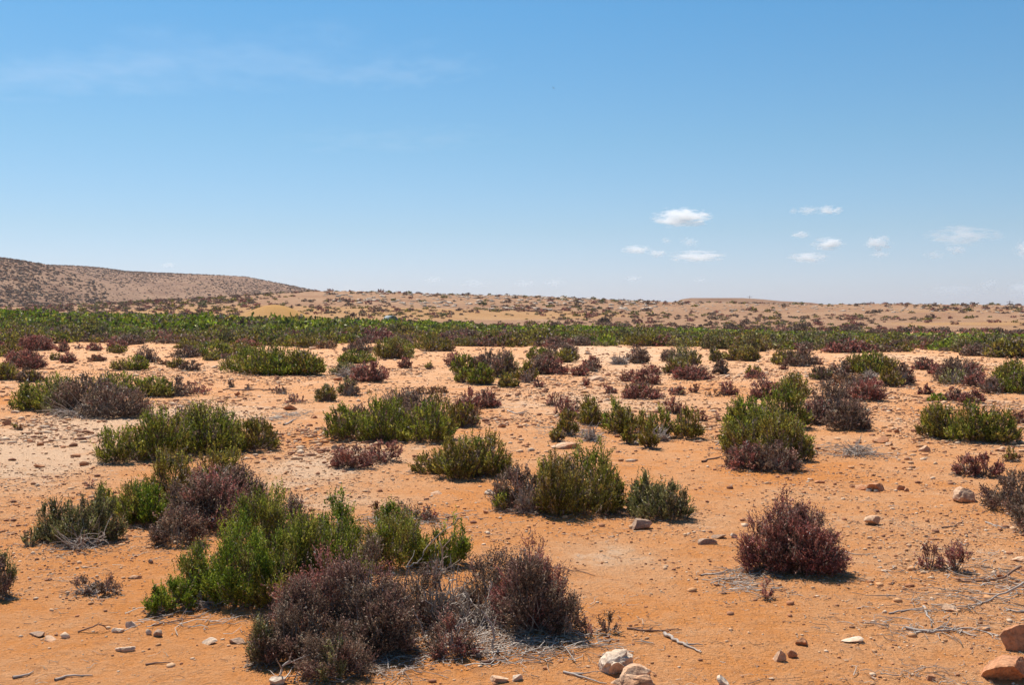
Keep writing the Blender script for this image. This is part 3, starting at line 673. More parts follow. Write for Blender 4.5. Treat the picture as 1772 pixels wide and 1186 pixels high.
# ---- shrubs on the stony slope behind
sp = []; ind = []
while len(sp) < 3600:
    px_ = rb.uniform(-60, 1832); y2 = top_depth(px_)+3
    d = y2 + (216-y2)*rb.random()**.9; x = (px_-886)*d/F
    n_ = float(fbm(np.array(x*.09), np.array(d*.06), 81)) + .14*sstep(30, 0, d-y2) + .16*sstep(192, 210, d)
    if px_ < 450: n_ += .05
    if abs(x+22) < 8 and d < 122 and rb.random() < .85: continue
    if rb.random() > sstep(.30, .66, n_)+.06: continue
    s = rb.uniform(.16, .62)*rb.choice([1, 1, 1, 1.6])
    sp.append((x, d, s, s*rb.uniform(.7, 1.1), rb.choices(range(4), [4, 2, 1.3, 1.2])[0]))
sp.sort(key=lambda q: -q[2]/q[1])
HILLP = []
for i, kd in enumerate('VPOS'):
    for v in range(2):
        fol, br = proto(kd, 120, .8, 700+i*5+v, .62, 1.0, 'V')
        HILLP.append((fol.mesh('foliage'), br.mesh('branches')))
for (x, y, s, zs, ki) in sp[:70]:
    lab = ('dark violet-brown', 'reddish-purple', 'olive-brown', 'grey-sage')[ki]+' shrub dotting the stony slope behind the thicket, ' + ('at the left', 'in the middle', 'at the right')[min(2, max(0, int((886+F*x/y)//591)))]
    root = tag(link('hillside_shrub', None, loc=(x, y, float(height(x, y))-.05)), lab, 'shrub', 'larger shrubs dotted on the slope behind')
    root.scale = (s, s, zs); root.rotation_euler = (0, 0, rb.uniform(0, 6.28))
    mf, mb = HILLP[ki*2+rb.randrange(2)]
    link('foliage', mf, LEAF, root); link('branches', mb, TWIG, root)
scatter('hillside_scrub', 'scattered small dark scrub dotting the stony slope', 'scrub', sp[70:], 'VPOS', 150, .36, 1.1, 800)
# ---- specks of scrub on the far hills at the left
sp = []
while len(sp) < 17000:
    px_ = rb.uniform(-60, 640); d = math.sqrt(rb.uniform(255**2, 690**2)); x = (px_-886)*d/F
    spur = (px_ < 200 - (d-300)*.1) and 300 < d < 460
    if rb.random() > (.95 if spur else .34) * (.3 + .7*float(sstep(.36, .62, fbm(np.array(x*.035), np.array(d*.014), 91)))): continue
    s = .22+.45*rb.random()**2
    if spur: s *= 1.35
    sp.append((x, d, s, s*rb.uniform(.6, 1), rb.choices(range(3), [5, 1.6, 1.5])[0]))
scatter('far_hill_scrub', 'countless dark specks of scrub on the far bare hills', 'scrub', sp, 'VRV', 420, .24, .95, 900, 3)

# ---------------------------------------------------------------- rocks
def ico(sub):
    import bmesh
    bm = bmesh.new(); bmesh.ops.create_icosphere(bm, subdivisions=sub, radius=1.0)
    V = np.array([v.co[:] for v in bm.verts]); Fc = np.array([[v.index for v in f.verts] for f in bm.faces]); bm.free()
    return V, Fc
ICO4, ICO3, ICO2, ICO1 = ico(5), ico(4), ico(2), ico(1)
def rock_verts(rg, V, cuts=9, rough=.07):
    V = V.copy()
    for _ in range(cuts):
        nrm = rg.normal(size=3); nrm /= np.linalg.norm(nrm); dd = rg.uniform(.30, .66)
        ex = V@nrm - dd; V = V - np.maximum(ex, 0)[:, None]*nrm
    for s, a in ((1.7, rough*1.3), (4.0, rough*.9), (9.0, rough*.6), (20.0, rough*.35)):
        o = rg.uniform(0, 50, 3)
        n1 = vnoise(V[:, 0]*s+o[0], V[:, 1]*s+V[:, 2]*s*.7+o[1], 5)+vnoise(V[:, 2]*s+o[2], V[:, 0]*s*.8-V[:, 1]*s+o[1], 6)-1
        V = V*(1+a*n1)[:, None]
    return V
def rock(label, x0, x1, y0, y1, tone='o', flat=None, group='stones lying on the sand', seed=None, name='rock'):
    rg = np.random.default_rng(seed if seed is not None else int(x0*7+y1*13) % 99991)
    fr = at((x0+x1)/2, y1); d = fr[1]
    for _ in range(3):
        r = (x1-x0)/2*d/F; d = fr[1]+.75*r
    cx = ((x0+x1)/2-886)*d/F; z = float(height(cx, d))
    hh = CAMZ + (HOR-(y0+.12*(y1-y0)))*d/F - z
    hh = min(max(hh, .18*r), 1.6*r)
    base = ICO4 if (x1-x0) > 45 else ICO3
    nb = 4 if (x1-x0) > 60 and tone != 'o' else 1
    parts_ = []
    for q in range(nb):
        Vq = rock_verts(rg, base[0], 8, .055)
        Vq /= np.abs(Vq).max(axis=0)
        if nb > 1: Vq = Vq*rg.uniform(.6, 1.0, 3) + np.array([rg.uniform(-.35, .35), rg.uniform(-.2, .2), rg.uniform(-.3, .05)])
        parts_.append(Vq)
    V = np.concatenate(parts_); FF = np.concatenate([base[1]+q*len(base[0]) for q in range(nb)])
    V = V/np.abs(V).max(axis=0)
    V = V*np.array([r, r*.78, hh*.72]); V[:, 2] += hh*.22
    me = mesh_from('rock', V, FF, None, smooth=True)
    me.set_sharp_from_angle(angle=R(28))
    o = link(name, me, ROCK[tone], None, (cx, d, z))
    return tag(o, label, 'rock', group)
ROCKS = '''
large pale limestone rock cut by the bottom edge right of centre|1036,1112,1103,1172|w
broad low pale rock in front of the large limestone rock at the bottom edge|1050,1140,1150,1198|p
big orange rock with a sunlit pale top in the bottom right corner|1690,1800,1130,1186|o
rounded orange boulder at the right edge above the pale-topped corner rock|1738,1800,1076,1132|o
flat-topped whitish rock with an orange front beside the dark violet shrub on the right|1653,1706,838,872|p
leaning orange rock alone on sand right of the round spiked shrub|1497,1531,890,911|p
largest rock of the small pile right of centre, sandy orange|1499,1536,828,852|o
low rock at the left of the small pile right of centre|1478,1506,836,849|o
small white stone at the foot of the small rock pile|1501,1513,843,852|w
small outermost left stone of the small rock pile|1472,1483,838,845|o
left one of two small orange stones right of the small rock pile|1554,1569,836,849|o
right one of two small orange stones right of the small rock pile|1564,1577,843,852|o
cracked grey domed stone between sage shrub and bare sand|1078,1132,896,920|g
flat grey stone right of the cracked domed stone|1207,1243,931,944|g
flat grey stone just behind the other flat grey stone|1223,1258,925,934|g
small pale round stone left of the round spiked shrub|1265,1281,922,932|w
pale knobbly stone on orange sand in the right foreground|1336,1364,1124,1147|p
small dark orange stone touching the pale knobbly stone|1360,1384,1127,1142|o
upright orange stone behind the pale knobbly stone|1379,1405,1100,1120|o
thin white stone chip flat on the sand in the right foreground|1460,1502,1105,1115|w
flat pale orange stone among dry twigs on the right|1624,1664,1048,1062|p
white-topped stone left of the dense olive-green shrub on the right|1590,1616,769,783|p
orange block stone on sand, right of the violet shrub|1511,1540,752,768|o
pale chip at the foot of the orange block stone|1530,1547,765,772|p
small orange stone in front of the orange block stone|1543,1554,772,779|o
small dark stone behind the orange block stone|1546,1558,741,750|o
long flat pale slab in front of the olive shrub row|953,1008,764,778|p
long overhanging flat rock in the middle distance, dark underneath|1018,1057,643,659|p
small pale stone tucked under the overhanging flat rock|1036,1047,653,661|w
pale block stone on sand right of the broad middle shrub|858,876,730,741|p
flat pale chip right of the pale block stone|893,906,735,741|p
small flat chip behind the pale block stone|856,870,724,729|p
small pink-white stone below the small round grey-violet shrub|1255,1267,646,653|w
dark red round stone near the left edge|2,18,725,737|o
flat white stone at the left, on orange sand|67,86,734,742|w
white stone at the left tip of the broad green and violet shrub|16,32,710,716|w
flat orange chip below the broad green and violet shrub|124,142,742,749|p
dark orange forked stone on pale ground at the left|132,152,797,808|o
flat dark stone left of the forked orange stone|55,74,803,811|o
big orange stone left of centre below the sparse pinkish sprigs|489,514,697,711|o
small orange stone left of the grey twig heap left of centre|484,498,716,724|o
orange stone right of the grey twig heap left of centre|537,550,715,725|o
small flat pale stone near the left of centre grey twig heap|441,458,723,729|p
small orange block at the foot of the silvery grey shrub|577,592,651,660|o
round pale stone at the front of the broad middle green shrub|637,647,761,770|p
dark grey stone left of the rounded pink-violet shrub|569,590,769,779|g
pale flat stone at the right edge above the dead twigs|1752,1800,960,976|p
orange stone among pebbles below the pale flat stone at the right edge|1727,1746,990,1001|o
pale stone below the dark grey-violet shrub at the right edge|1737,1768,886,896|w
grey flat stone at the far left of the stones in the left foreground|42,80,1095,1105|g
pale flat stone in front of the far left grey flat stone|63,92,1104,1113|p
pale stone between twigs in the left foreground|188,214,1087,1098|w
brighter white stone standing behind the pale stone between twigs|213,233,1074,1088|w
pale low stone half sunk in sand in the left foreground|195,231,1118,1130|w
small grey-white stone, left one of a touching pair|248,261,1090,1100|w
small grey stone, right one of a touching pair|261,281,1092,1104|g
pale flat stone left of the violet shrub at the bottom|340,374,1106,1118|w
long grey stone touching the shadow of the violet shrub at the bottom|392,432,1106,1118|g
pale flat stone in front of the green tip of the largest shrub|217,246,995,1004|p
tiny grey stone on bare sand above the pale flat stone|252,262,969,976|g
grey stone at the bottom edge near dry roots|462,492,1172,1190|w
pale stone at the bottom edge below the straggly violet shrub|846,880,1170,1186|p
pinkish small stone at the bottom edge beside the pale stone|878,905,1168,1182|w
pale stone cut by the bottom edge right of the limestone rock|1238,1266,1172,1190|w
pale flat stone left of the grey-violet half-dead shrub|742,766,849,857|p
grey stone touching the left of the half-dead shrub|838,862,847,858|w
small dark red stone below the half-dead shrub|835,846,881,890|o
dark round stone in the bottom right foreground|1608,1628,1165,1182|o
small orange stone left of the round spiked shrub, further back|1409,1429,830,837|o
white stone showing above the belt beyond the overhanging rock|1010,1026,607,614|w
pale orange rock showing between shrubs left of centre|530,548,599,605|p
orange stone on pale sand right of the low brownish shrub|358,370,661,668|o
orange stone below the thin dead stick left of centre|403,415,676,686|o
small orange stone pair member behind the small round pink-purple shrub|659,667,632,639|o
orange stone on sand right of the small round pink-purple shrub|670,677,636,641|o
'''
for ln in ROCKS.strip().split('\n'):
    lab, bx, tn = ln.split('|')
    rock(lab, *[float(v) for v in bx.split(',')], tn)

# sand caught round the foot of the shrubs
LB = np.array([(a, b, r) for a, b, r, k_ in LOBES if b < 32 and k_ != 'D'])
def mound_at(x, y):
    out = np.zeros(x.shape)
    for cx, cy, r in LB:
        m_ = (np.abs(x-cx) < 2.2*r) & (np.abs(y-cy) < 2.2*r)
        if m_.any():
            q = np.hypot(x[m_]-cx, (y[m_]-cy)*1.1)/r
            out[m_] = np.maximum(out[m_], min(.055, .13*r)*np.exp(-.9*q*q)*(.6+.8*vnoise(x[m_]*5, y[m_]*5, 77)))
    return out
def gheight(x, y): return height(x, y) + mound_at(np.asarray(x, float), np.asarray(y, float))
gme = bpy.data.objects['ground'].data
gv = np.empty(len(gme.vertices)*3, np.float32); gme.vertices.foreach_get('co', gv); gv = gv.reshape(-1, 3)
gm = (gv[:, 1] < 34) & (gv[:, 1] > 3.4) & (np.abs(gv[:, 0]) < 22)
gv[gm, 2] += mound_at(gv[gm, 0].astype(float), gv[gm, 1].astype(float)); gme.vertices.foreach_set('co', gv.ravel()); gme.update()
# pebbles, crumbs and litter
def bumpy(n, base, rg, xy, s, flatten, cols, name, label, cat, mat):
    V0, F0 = base; m = len(V0)
    Z_ = gheight(xy[:, 0], xy[:, 1])
    sc3 = s[:, None]*np.stack([rg.uniform(.7, 1.3, n), rg.uniform(.7, 1.3, n), flatten*rg.uniform(.6, 1.3, n)], -1)
    V = V0[None]*(1+rg.uniform(-.28, .28, (n, m, 1)))*sc3[:, None]
    a = rg.uniform(0, 6.28, n); c, sn = np.cos(a)[:, None], np.sin(a)[:, None]
    X_ = V[..., 0]*c-V[..., 1]*sn+xy[:, :1]; Y_ = V[..., 0]*sn+V[..., 1]*c+xy[:, 1:2]; ZZ = V[..., 2]+(Z_+s*flatten*.35)[:, None]
    Vv = np.stack([X_, Y_, ZZ], -1).reshape(-1, 3)
    Fc = (F0[None]+np.arange(n)[:, None, None]*m).reshape(-1, 3)
    C = np.repeat(cols, m, axis=0)
    return tag(link(name, mesh_from(name, Vv, Fc, C), mat), label, cat, None, 'stuff')
def tint_mat(name, rough=.9):
    m, n, l = newmat(name); o = n.new('ShaderNodeOutputMaterial'); p = n.new('ShaderNodeBsdfPrincipled')
    a = n.new('ShaderNodeAttribute'); a.attribute_name = 'tint'
    nz = n.new('ShaderNodeTexNoise'); nz.inputs['Scale'].default_value = 60; tc = n.new('ShaderNodeTexCoord'); l.new(tc.outputs['Object'], nz.inputs['Vector'])
    mx = n.new('ShaderNodeMix'); mx.data_type = 'RGBA'; mx.blend_type = 'MULTIPLY'; mx.inputs[0].default_value = 1
    ra = n.new('ShaderNodeValToRGB'); ra.color_ramp.elements[0].color = (.75, .75, .75, 1); ra.color_ramp.elements[0].position = .35; ra.color_ramp.elements[1].position = .65
    l.new(nz.outputs['Fac'], ra.inputs[0]); l.new(a.outputs['Color'], mx.inputs[6]); l.new(ra.outputs[0], mx.inputs[7])
    l.new(mx.outputs[2], p.inputs['Base Color']); p.inputs['Roughness'].default_value = rough
    l.new(p.outputs[0], o.inputs[0]); return m
PEB = tint_mat('pebble'); LIT = tint_mat('litter')
def wedge(rg, n, d0, d1, pw):
    """points seen in the frame, density falling with distance; kept in clusters"""
    out = []
    tot = 0
    while tot < n:
        d = d0*(d1/d0)**(rg.random(n)**pw); p_ = rg.uniform(-60, 1832, n); x = (p_-886)*d/F
        cl = fbm(x*1.1, d*.55, 101) + .25*(fbm(x*4, d*4, 103)-.5) + .10*sstep(1250, 1600, p_)
        ok = rg.random(n) < sstep(.38, .72, cl)*.9+.10
        out.append(np.stack([x, d], -1)[ok]); tot += ok.sum()
    return np.concatenate(out)[:n]
rg = np.random.default_rng(77)
PC = np.array([(.66,.40,.22),(.60,.30,.13),(.46,.19,.08),(.28,.11,.05),(.70,.49,.32),(.34,.15,.07)])
n = 42000; xy = wedge(rg, n, 4.3, 34, .72)
s = np.clip(rg.lognormal(math.log(.0026), .6, n), .0012, .016)*(1+xy[:, 1]*.12)
bumpy(n, ICO1, rg, xy, s, .62, PC[rg.integers(0, 6, n)]*rg.uniform(.8, 1.1, (n, 1)), 'pebbles', 'loose pale and orange pebbles and grit strewn over the sand', 'pebbles', PEB)
n = 20000; xy = wedge(rg, n, 12, 85, 1.0)
s = np.clip(rg.lognormal(math.log(.025), .55, n), .009, .075)*(.6+xy[:, 1]*.013)
bumpy(n, ICO1, rg, xy, s, .5, PC[rg.integers(0, 6, n)]*rg.uniform(.8, 1.1, (n, 1)), 'gravel', 'scattered small stones over the pale middle ground', 'gravel', PEB)
n = 900; px_ = rg.uniform(560, 1790, n); d = 214-rg.random(n)**1.6*45; xy = np.stack([(px_-886)*d/F, d], -1)
bumpy(n, ICO2, rg, xy, rg.uniform(.12, .55, n)*np.where(px_ < 1150, 1, .6), .35, np.array([(.62,.48,.36)])*rg.uniform(.75, 1.1, (n, 1)), 'limestone_rubble', 'pale limestone rubble along the crest of the slope', 'rubble', PEB)
def litter(n, d0, d1, L0, r0, name, label, cols, seed, spots=None, lift=.004):
    rg = np.random.default_rng(seed)
    xy = wedge(rg, n, d0, d1, .9) if spots is None else spots
    n = len(xy); k = 4
    a = rg.uniform(0, math.pi, n); L = L0*rg.lognormal(0, .5, n)*(1+xy[:, 1]*.03)
    t = np.linspace(-.5, .5, k)
    P = np.zeros((n, k, 3)); bend = rg.normal(size=(n, k))*.10
    P[..., 0] = xy[:, :1]+np.cos(a)[:, None]*L[:, None]*t - np.sin(a)[:, None]*bend*L[:, None]
    P[..., 1] = xy[:, 1:2]+np.sin(a)[:, None]*L[:, None]*t + np.cos(a)[:, None]*bend*L[:, None]
    P[..., 2] = gheight(P[..., 0], P[..., 1]) + lift + np.abs(rg.normal(size=(n, k)))*.05*L[:, None]
    r = r0*rg.uniform(.5, 1.4, n)*(1+xy[:, 1]*.09)
    V, Fc = tubes(P, r, r*.5, 3)
    C = np.repeat(np.array(cols)[rg.integers(0, len(cols), n)]*rg.uniform(.75, 1.15, (n, 1)), k*3, axis=0)
    return tag(link(name, mesh_from(name, V, Fc, C), LIT), label, 'litter', None, 'stuff')
WC = [(.55,.44,.35),(.42,.32,.25),(.26,.15,.10),(.18,.10,.06),(.62,.50,.38)]
litter(7000, 4.3, 24, .035, .0011, 'twig_litter', 'short dry twigs and stalks littering the sand', WC, 5)
pts = []; rl = np.random.default_rng(31)
for (cx, cy, rx, k_) in LOBES:
    if cy > 30: continue
    m_ = int(min(420, 260*rx/.3*(1 if cy < 14 else .5)))
    a_ = rl.uniform(0, 6.28, m_); q_ = rx*(.55+.62*np.abs(rl.normal(size=m_))**.8)
    pts.append(np.stack([cx+np.cos(a_)*q_, cy+np.sin(a_)*q_*.85], -1))
xy = np.concatenate(pts); n = len(xy)
s = rl.uniform(.0022, .0065, n)*(1+xy[:, 1]*.06)
bumpy(n, ICO1, rl, xy, s, .5, np.array([(.20,.11,.06),(.30,.18,.10),(.14,.07,.04),(.42,.30,.20),(.24,.12,.07)])[rl.integers(0, 5, n)], 'leaf_litter', 'brown leaf litter and crumbs gathered round the foot of the shrubs', 'litter', PEB)
litter(0, 0, 0, .05, .0012, 'fallen_twigs', 'thin fallen twigs round the foot of the shrubs', WC, 15, xy[rl.random(n) < .10], .006)
# dense litter under the dead shrubs and in the lower right corner
def around(pts, seed):
    rg = np.random.default_rng(seed); out = []
    for (px_, row, sx, sy, n) in pts:
        c = at(px_, row); a = rg.normal(size=(n, 2))
        out.append(np.stack([c[0]+a[:, 0]*sx*c[1]/F, c[1]+a[:, 1]*sy*c[1]**2/(F*CAMZ)], -1))
    o = np.concatenate(out); return o[o[:, 1] > 3.6]
litter(0, 0, 0, .075, .0019, 'dry_twig_litter', 'heaps of thin grey dry twigs under the dead branches and at lower right',
       [(.55,.46,.38),(.42,.34,.28),(.33,.23,.17)], 6,
       around([(780,1085,80,22,420),(900,1120,80,15,380),(1690,1010,60,22,100),(1650,1050,60,18,40),(1750,1010,40,30,110),(1600,1170,50,12,30),(640,1150,60,15,250),
               (500,720,14,4,120),(1600,1090,70,14,60),(990,745,30,8,150),(1290,1010,30,12,120),(700,905,60,8,160),(350,1080,60,12,50),(1730,700,30,5,80),(1480,783,40,6,160)], 9), .008)

# ---------------------------------------------------------------- dead wood lying on the ground
def stick(label, pts, rad, mat=DEAD, forks=2, seed=0, name='dead_branch', raised=0.0):
    rad *= .78
    rg = np.random.default_rng(4000+seed)
    g0 = next(p for p in pts if len(p) == 2); d0 = at(*g0)[1]
    W = np.array([at(*p[:2]) if len(p) == 2 else ((p[0]-886)*d0/F, d0, rowz(p[1], d0)) for p in pts])
    W[:, 2] += rad*.9
    t = np.linspace(0, len(W)-1, 4*(len(W)-1)+1)
    P = np.stack([np.interp(t, range(len(W)), W[:, j]) for j in range(3)], -1)
    Ln = np.linalg.norm(W[-1]-W[0])
    P[1:-1] += rg.normal(size=(len(P)-2, 3))*Ln*np.array([.014, .014, .010])
    P[:, 2] = np.maximum(P[:, 2], height(P[:, 0], P[:, 1])+rad*.6)
    A = Acc(); o0 = W[0].copy()
    V, Fc = tubes((P-o0)[None], np.array([rad]), np.array([rad*.35]), 7); A.add(V, Fc)
    for _ in range(forks):
        i = rg.integers(1, len(P)-2); dv = P[i+1]-P[i-1]; dv /= np.linalg.norm(dv)
        dv = dv + np.array([*rg.normal(size=2)*.8, abs(rg.normal())*.25]); Lf = Ln*rg.uniform(.15, .38)
        Q_ = P[i] + dv*Lf*np.linspace(0, 1, 5)[:, None] + rg.normal(size=(5, 3))*Lf*.05*np.linspace(0, 1, 5)[:, None]
        Q_[:, 2] = np.maximum(Q_[:, 2], height(Q_[:, 0], Q_[:, 1])+rad*.2)
        V, Fc = tubes((Q_-o0)[None], np.array([rad*.6]), np.array([rad*.2]), 5); A.add(V, Fc)
    return tag(link(name, A.mesh(name, True), mat, None, o0), label, 'dead branch', 'dead branches lying on the sand')
STK = [('thick pale driftwood stick with knobs, alone right of the limestone rock', [(1150,1100),(1166,1110),(1186,1120),(1214,1133)], .013, DEAD, 1),
 ('long bleached branch, nearest of the sticks in the right foreground', [(1568,1090),(1610,1098),(1650,1094),(1690,1104)], .011, DEAD, 4),
 ('bleached branch crossing the long bleached branch in the right foreground', [(1575,1100),(1620,1092),(1680,1090),(1735,1106)], .008, DEAD, 3),
 ('short pale stick pointing down behind the long bleached branch', [(1598,1052),(1605,1068),(1616,1082)], .009, DEAD, 1),
 ('thin pale stick lying left of the short pale stick', [(1538,1064),(1570,1058),(1602,1053)], .007, DEAD, 1),
 ('thin dark branch running from the right edge over the dead twigs', [(1772,985,.05),(1740,1005,.06),(1700,1014,.03),(1660,1008)], .010, DARKWOOD, 3),
 ('grey branch arching from the right edge, below the thin dark branch', [(1790,1010,.06),(1745,1032,.05),(1705,1045),(1690,1050)], .009, DEAD, 4),
 ('pale branch ending at the right edge just above the orange boulder', [(1790,1060),(1760,1062),(1738,1055)], .009, DEAD, 2),
 ('brown log stub pointing at the foot of the green and olive mound', [(1215,801),(1240,795),(1268,788)], .016, DARKWOOD, 0),
 ('white twisted root at the left foot of the green and olive mound', [(1238,772),(1252,766,.03),(1266,770,.05),(1262,778)], .012, DEAD, 2),
 ('thin dark dead stick left of centre in the middle distance', [(386,676),(425,677),(470,677),(505,676)], .020, DARKWOOD, 2),
 ('pale stick below the grey twig heap left of centre', [(491,737),(503,733),(512,727)], .022, DEAD, 0),
 ('slim dead twig lying right of the straggly violet shrub', [(940,985),(975,985),(1000,990),(1030,998)], .006, DARKWOOD, 3),
 ('dark curved twig behind the limestone rock', [(1085,1090),(1130,1095),(1178,1092)], .007, DARKWOOD, 4),
 ('curved pale root beside the round spiked shrub, left side', [(1213,998),(1250,992),(1285,985),(1300,978)], .007, DEAD, 2),
 ('thin curved twig at the right foot of the round spiked shrub', [(1455,955),(1480,962),(1515,960)], .006, DEAD, 1),
 ('forked pale root at the bottom edge left of the violet shrub', [(480,1180),(487,1160,.03),(498,1150,.02),(520,1155)], .008, DEAD, 3),
 ('twig lying left of the pale stones in the left foreground', [(135,1096),(165,1086,.02),(190,1093)], .006, DARKWOOD, 2),
 ('long thin twig lying behind the pair of touching stones', [(262,1085),(300,1078),(345,1070)], .006, DARKWOOD, 2),
 ('dark stick lying below the touching stones in the left foreground', [(252,1153),(275,1150),(295,1150)], .007, DARKWOOD, 1),
 ('pale weathered stick at the lower left, nearest the bottom edge', [(22,1176),(45,1172),(58,1165)], .009, DEAD, 0),
 ('slim stick right of the lower left weathered stick', [(95,1180),(118,1173),(160,1172)], .009, DEAD, 1),
 ('reddish stick lying below the see-through violet shrub', [(832,1152),(860,1148),(880,1144)], .014, DARKWOOD, 0),
 ('thin pale stick crossing the sand below the reddish stick', [(975,1166),(1010,1176),(1050,1186)], .008, DEAD, 2),
 ('pale bent branch rising from the tangle of grey branches', [(694,1066),(699,1012,1),(705,986,1),(724,976,1),(736,956,1),(746,936,1)], .007, DEAD, 3),
 ('thick bleached stem standing at the left of the tangle of grey branches', [(682,1090),(688,1062,1),(698,1044,1),(712,1034,1)], .011, DEAD, 3),
 ('pale straight stick leaning inside the tangle of grey branches', [(735,1102),(722,1078,1),(712,1058,1)], .009, DEAD, 0),
 ('curved bleached branch at the right of the tangle of grey branches', [(852,1130),(855,1106,1),(848,1086,1),(838,1072,1)], .009, DEAD, 2),
 ('brown branch over sand near the right edge, below the violet shrub there', [(1630,915),(1650,912),(1672,905,.02)], .008, DARKWOOD, 3),
 ('pale bent twigs lying near the right edge above the small violet sprigs', [(1705,905),(1735,916),(1765,912)], .007, DEAD, 3),
 ('small dark twig on bare sand right of centre', [(1080,745),(1105,748),(1125,752)], .012, DARKWOOD, 1),
 ('dark dead twig on sand right of the purple upright shrub', [(878,712),(895,718),(912,714)], .018, DEAD, 4)]
for i, (lab, pts, rad, mt, fk) in enumerate(STK): stick(lab, pts, rad, mt, fk, i)

# ---------------------------------------------------------------- concrete culvert pipe by the thicket
def pipe():
    k = 28; c = at(672, 551); Yp = 101.0; cx = (681-886)*Yp/F
    zt = rowz(546.5, Yp); Ro, Ri, Ln = .46, .38, 1.3
    a = np.arange(k)*2*math.pi/k
    V = []; Fc = []
    for (r, y) in ((Ro, 0), (Ro, Ln), (Ri, Ln), (Ri, 0)):
        V += [(r*math.cos(t), y, r*math.sin(t)) for t in a]
    for j in range(4):
        for i in range(k):
            i2 = (i+1) % k; j2 = (j+1) % 4
            Fc.append((j*k+i, j*k+i2, j2*k+i2, j2*k+i))
    m, n, l = newmat('concrete'); o = n.new('ShaderNodeOutputMaterial'); p = n.new('ShaderNodeBsdfPrincipled')
    nz = n.new('ShaderNodeTexNoise'); nz.inputs['Scale'].default_value = 7; ra = n.new('ShaderNodeValToRGB')
    ra.color_ramp.elements[0].color = (.20, .22, .22, 1); ra.color_ramp.elements[1].color = (.34, .36, .36, 1)
    l.new(nz.outputs['Fac'], ra.inputs[0]); l.new(ra.outputs[0], p.inputs['Base Color']); p.inputs['Roughness'].default_value = .9; l.new(p.outputs[0], o.inputs[0])
    ob = link('culvert_pipe', mesh_from('pipe', np.array(V), np.array(Fc), None, False), m, None, (cx, Yp, zt-Ro))
    ob.rotation_euler = (0, 0, R(32))
    tag(ob, 'grey concrete pipe with dark open end sticking out behind the green thicket', 'pipe')
pipe()
# thin poles on the horizon
def pole(px_, Yp, toprow, label):
    x = (px_-886)*Yp/F; z = float(height(x, Yp)); zt = rowz(toprow, Yp)
    root = tag(link('utility_pole', None, loc=(x, Yp, z)), label, 'pole', 'thin poles on the horizon')
    P = np.array([[[0, 0, -.3], [0, 0, (zt-z)*.5], [0, 0, zt-z]]]); V, Fc = tubes(P, np.array([.11]), np.array([.08]), 8)
    link('pole_shaft', mesh_from('pole_shaft', V, Fc), DARKWOOD, root)
    P = np.array([[[-.9, 0, zt-z-.5], [0, 0, zt-z-.5], [.9, 0, zt-z-.5]]]); V, Fc = tubes(P, np.array([.05]), np.array([.05]), 6)
    link('crossarm', mesh_from('crossarm', V, Fc), DARKWOOD, root)
pole(1297, 430, 512, 'thin distant pole rising behind the flat-topped mound')
pole(1747, 300, 520, 'thin distant pole on the horizon near the right edge')
# a far bird
def bird():
    Yp = 170.0; d = ray(958, 152)*Yp
    import bmesh
    V = np.array([(-.05,.28,0),(.05,.28,0),(.09,0,.03),(-.09,0,.03),(0,-.32,.0),(0,.4,.02),(0,0,-.09),
                  (-.45,.08,.12),(-.42,-.10,.10),(-1.0,-.12,.05),(.45,.08,.12),(.42,-.10,.10),(1.0,-.12,.05),(-.08,-.14,.02),(.08,-.14,.02),(0,-.5,.01),(-.1,-.48,.01),(.1,-.48,.01)])
    F3 = np.array([(5,0,1),(0,3,2),(0,2,1),(3,13,14),(3,14,2),(13,4,14),(0,6,3),(1,2,6),(3,6,13),(2,14,6),(13,6,4),(14,4,6),(5,6,0),(5,1,6),
                   (0,7,3),(3,7,8),(3,8,13),(7,9,8),(1,2,10),(2,11,10),(2,14,11),(10,11,12),(4,16,15),(4,15,17)])
    m = wood_mat('feathers', (.05,.045,.04), (.09,.08,.07))
    o = link('bird', mesh_from('bird', V, F3), m, None, (d[0], d[1], CAMZ+d[2])); o.rotation_euler = (R(12), R(18), R(50)); o.scale = (.5, .5, .5)
    tag(o, 'tiny dark bird soaring alone high in the blue sky', 'bird')
bird()

# ---------------------------------------------------------------- air
def haze():
    V = np.array([(x, y, z) for x in (-7900, 7900) for y in (-40, 2600) for z in (-3.5, 44.0)], float)
    Fc = np.array([(0,1,3,2),(4,6,7,5),(0,4,5,1),(2,3,7,6),(0,2,6,4),(1,5,7,3)])
    m, n, l = newmat('air'); o = n.new('ShaderNodeOutputMaterial'); v = n.new('ShaderNodeVolumePrincipled')
    v.inputs['Color'].default_value = (.80, .88, 1, 1); v.inputs['Density'].default_value = .00013; v.inputs['Anisotropy'].default_value = .3
    l.new(v.outputs[0], o.inputs['Volume'])
    tag(link('haze', mesh_from('haze', V, Fc), m), 'thin pale air over the desert', None, None, 'stuff')
haze()
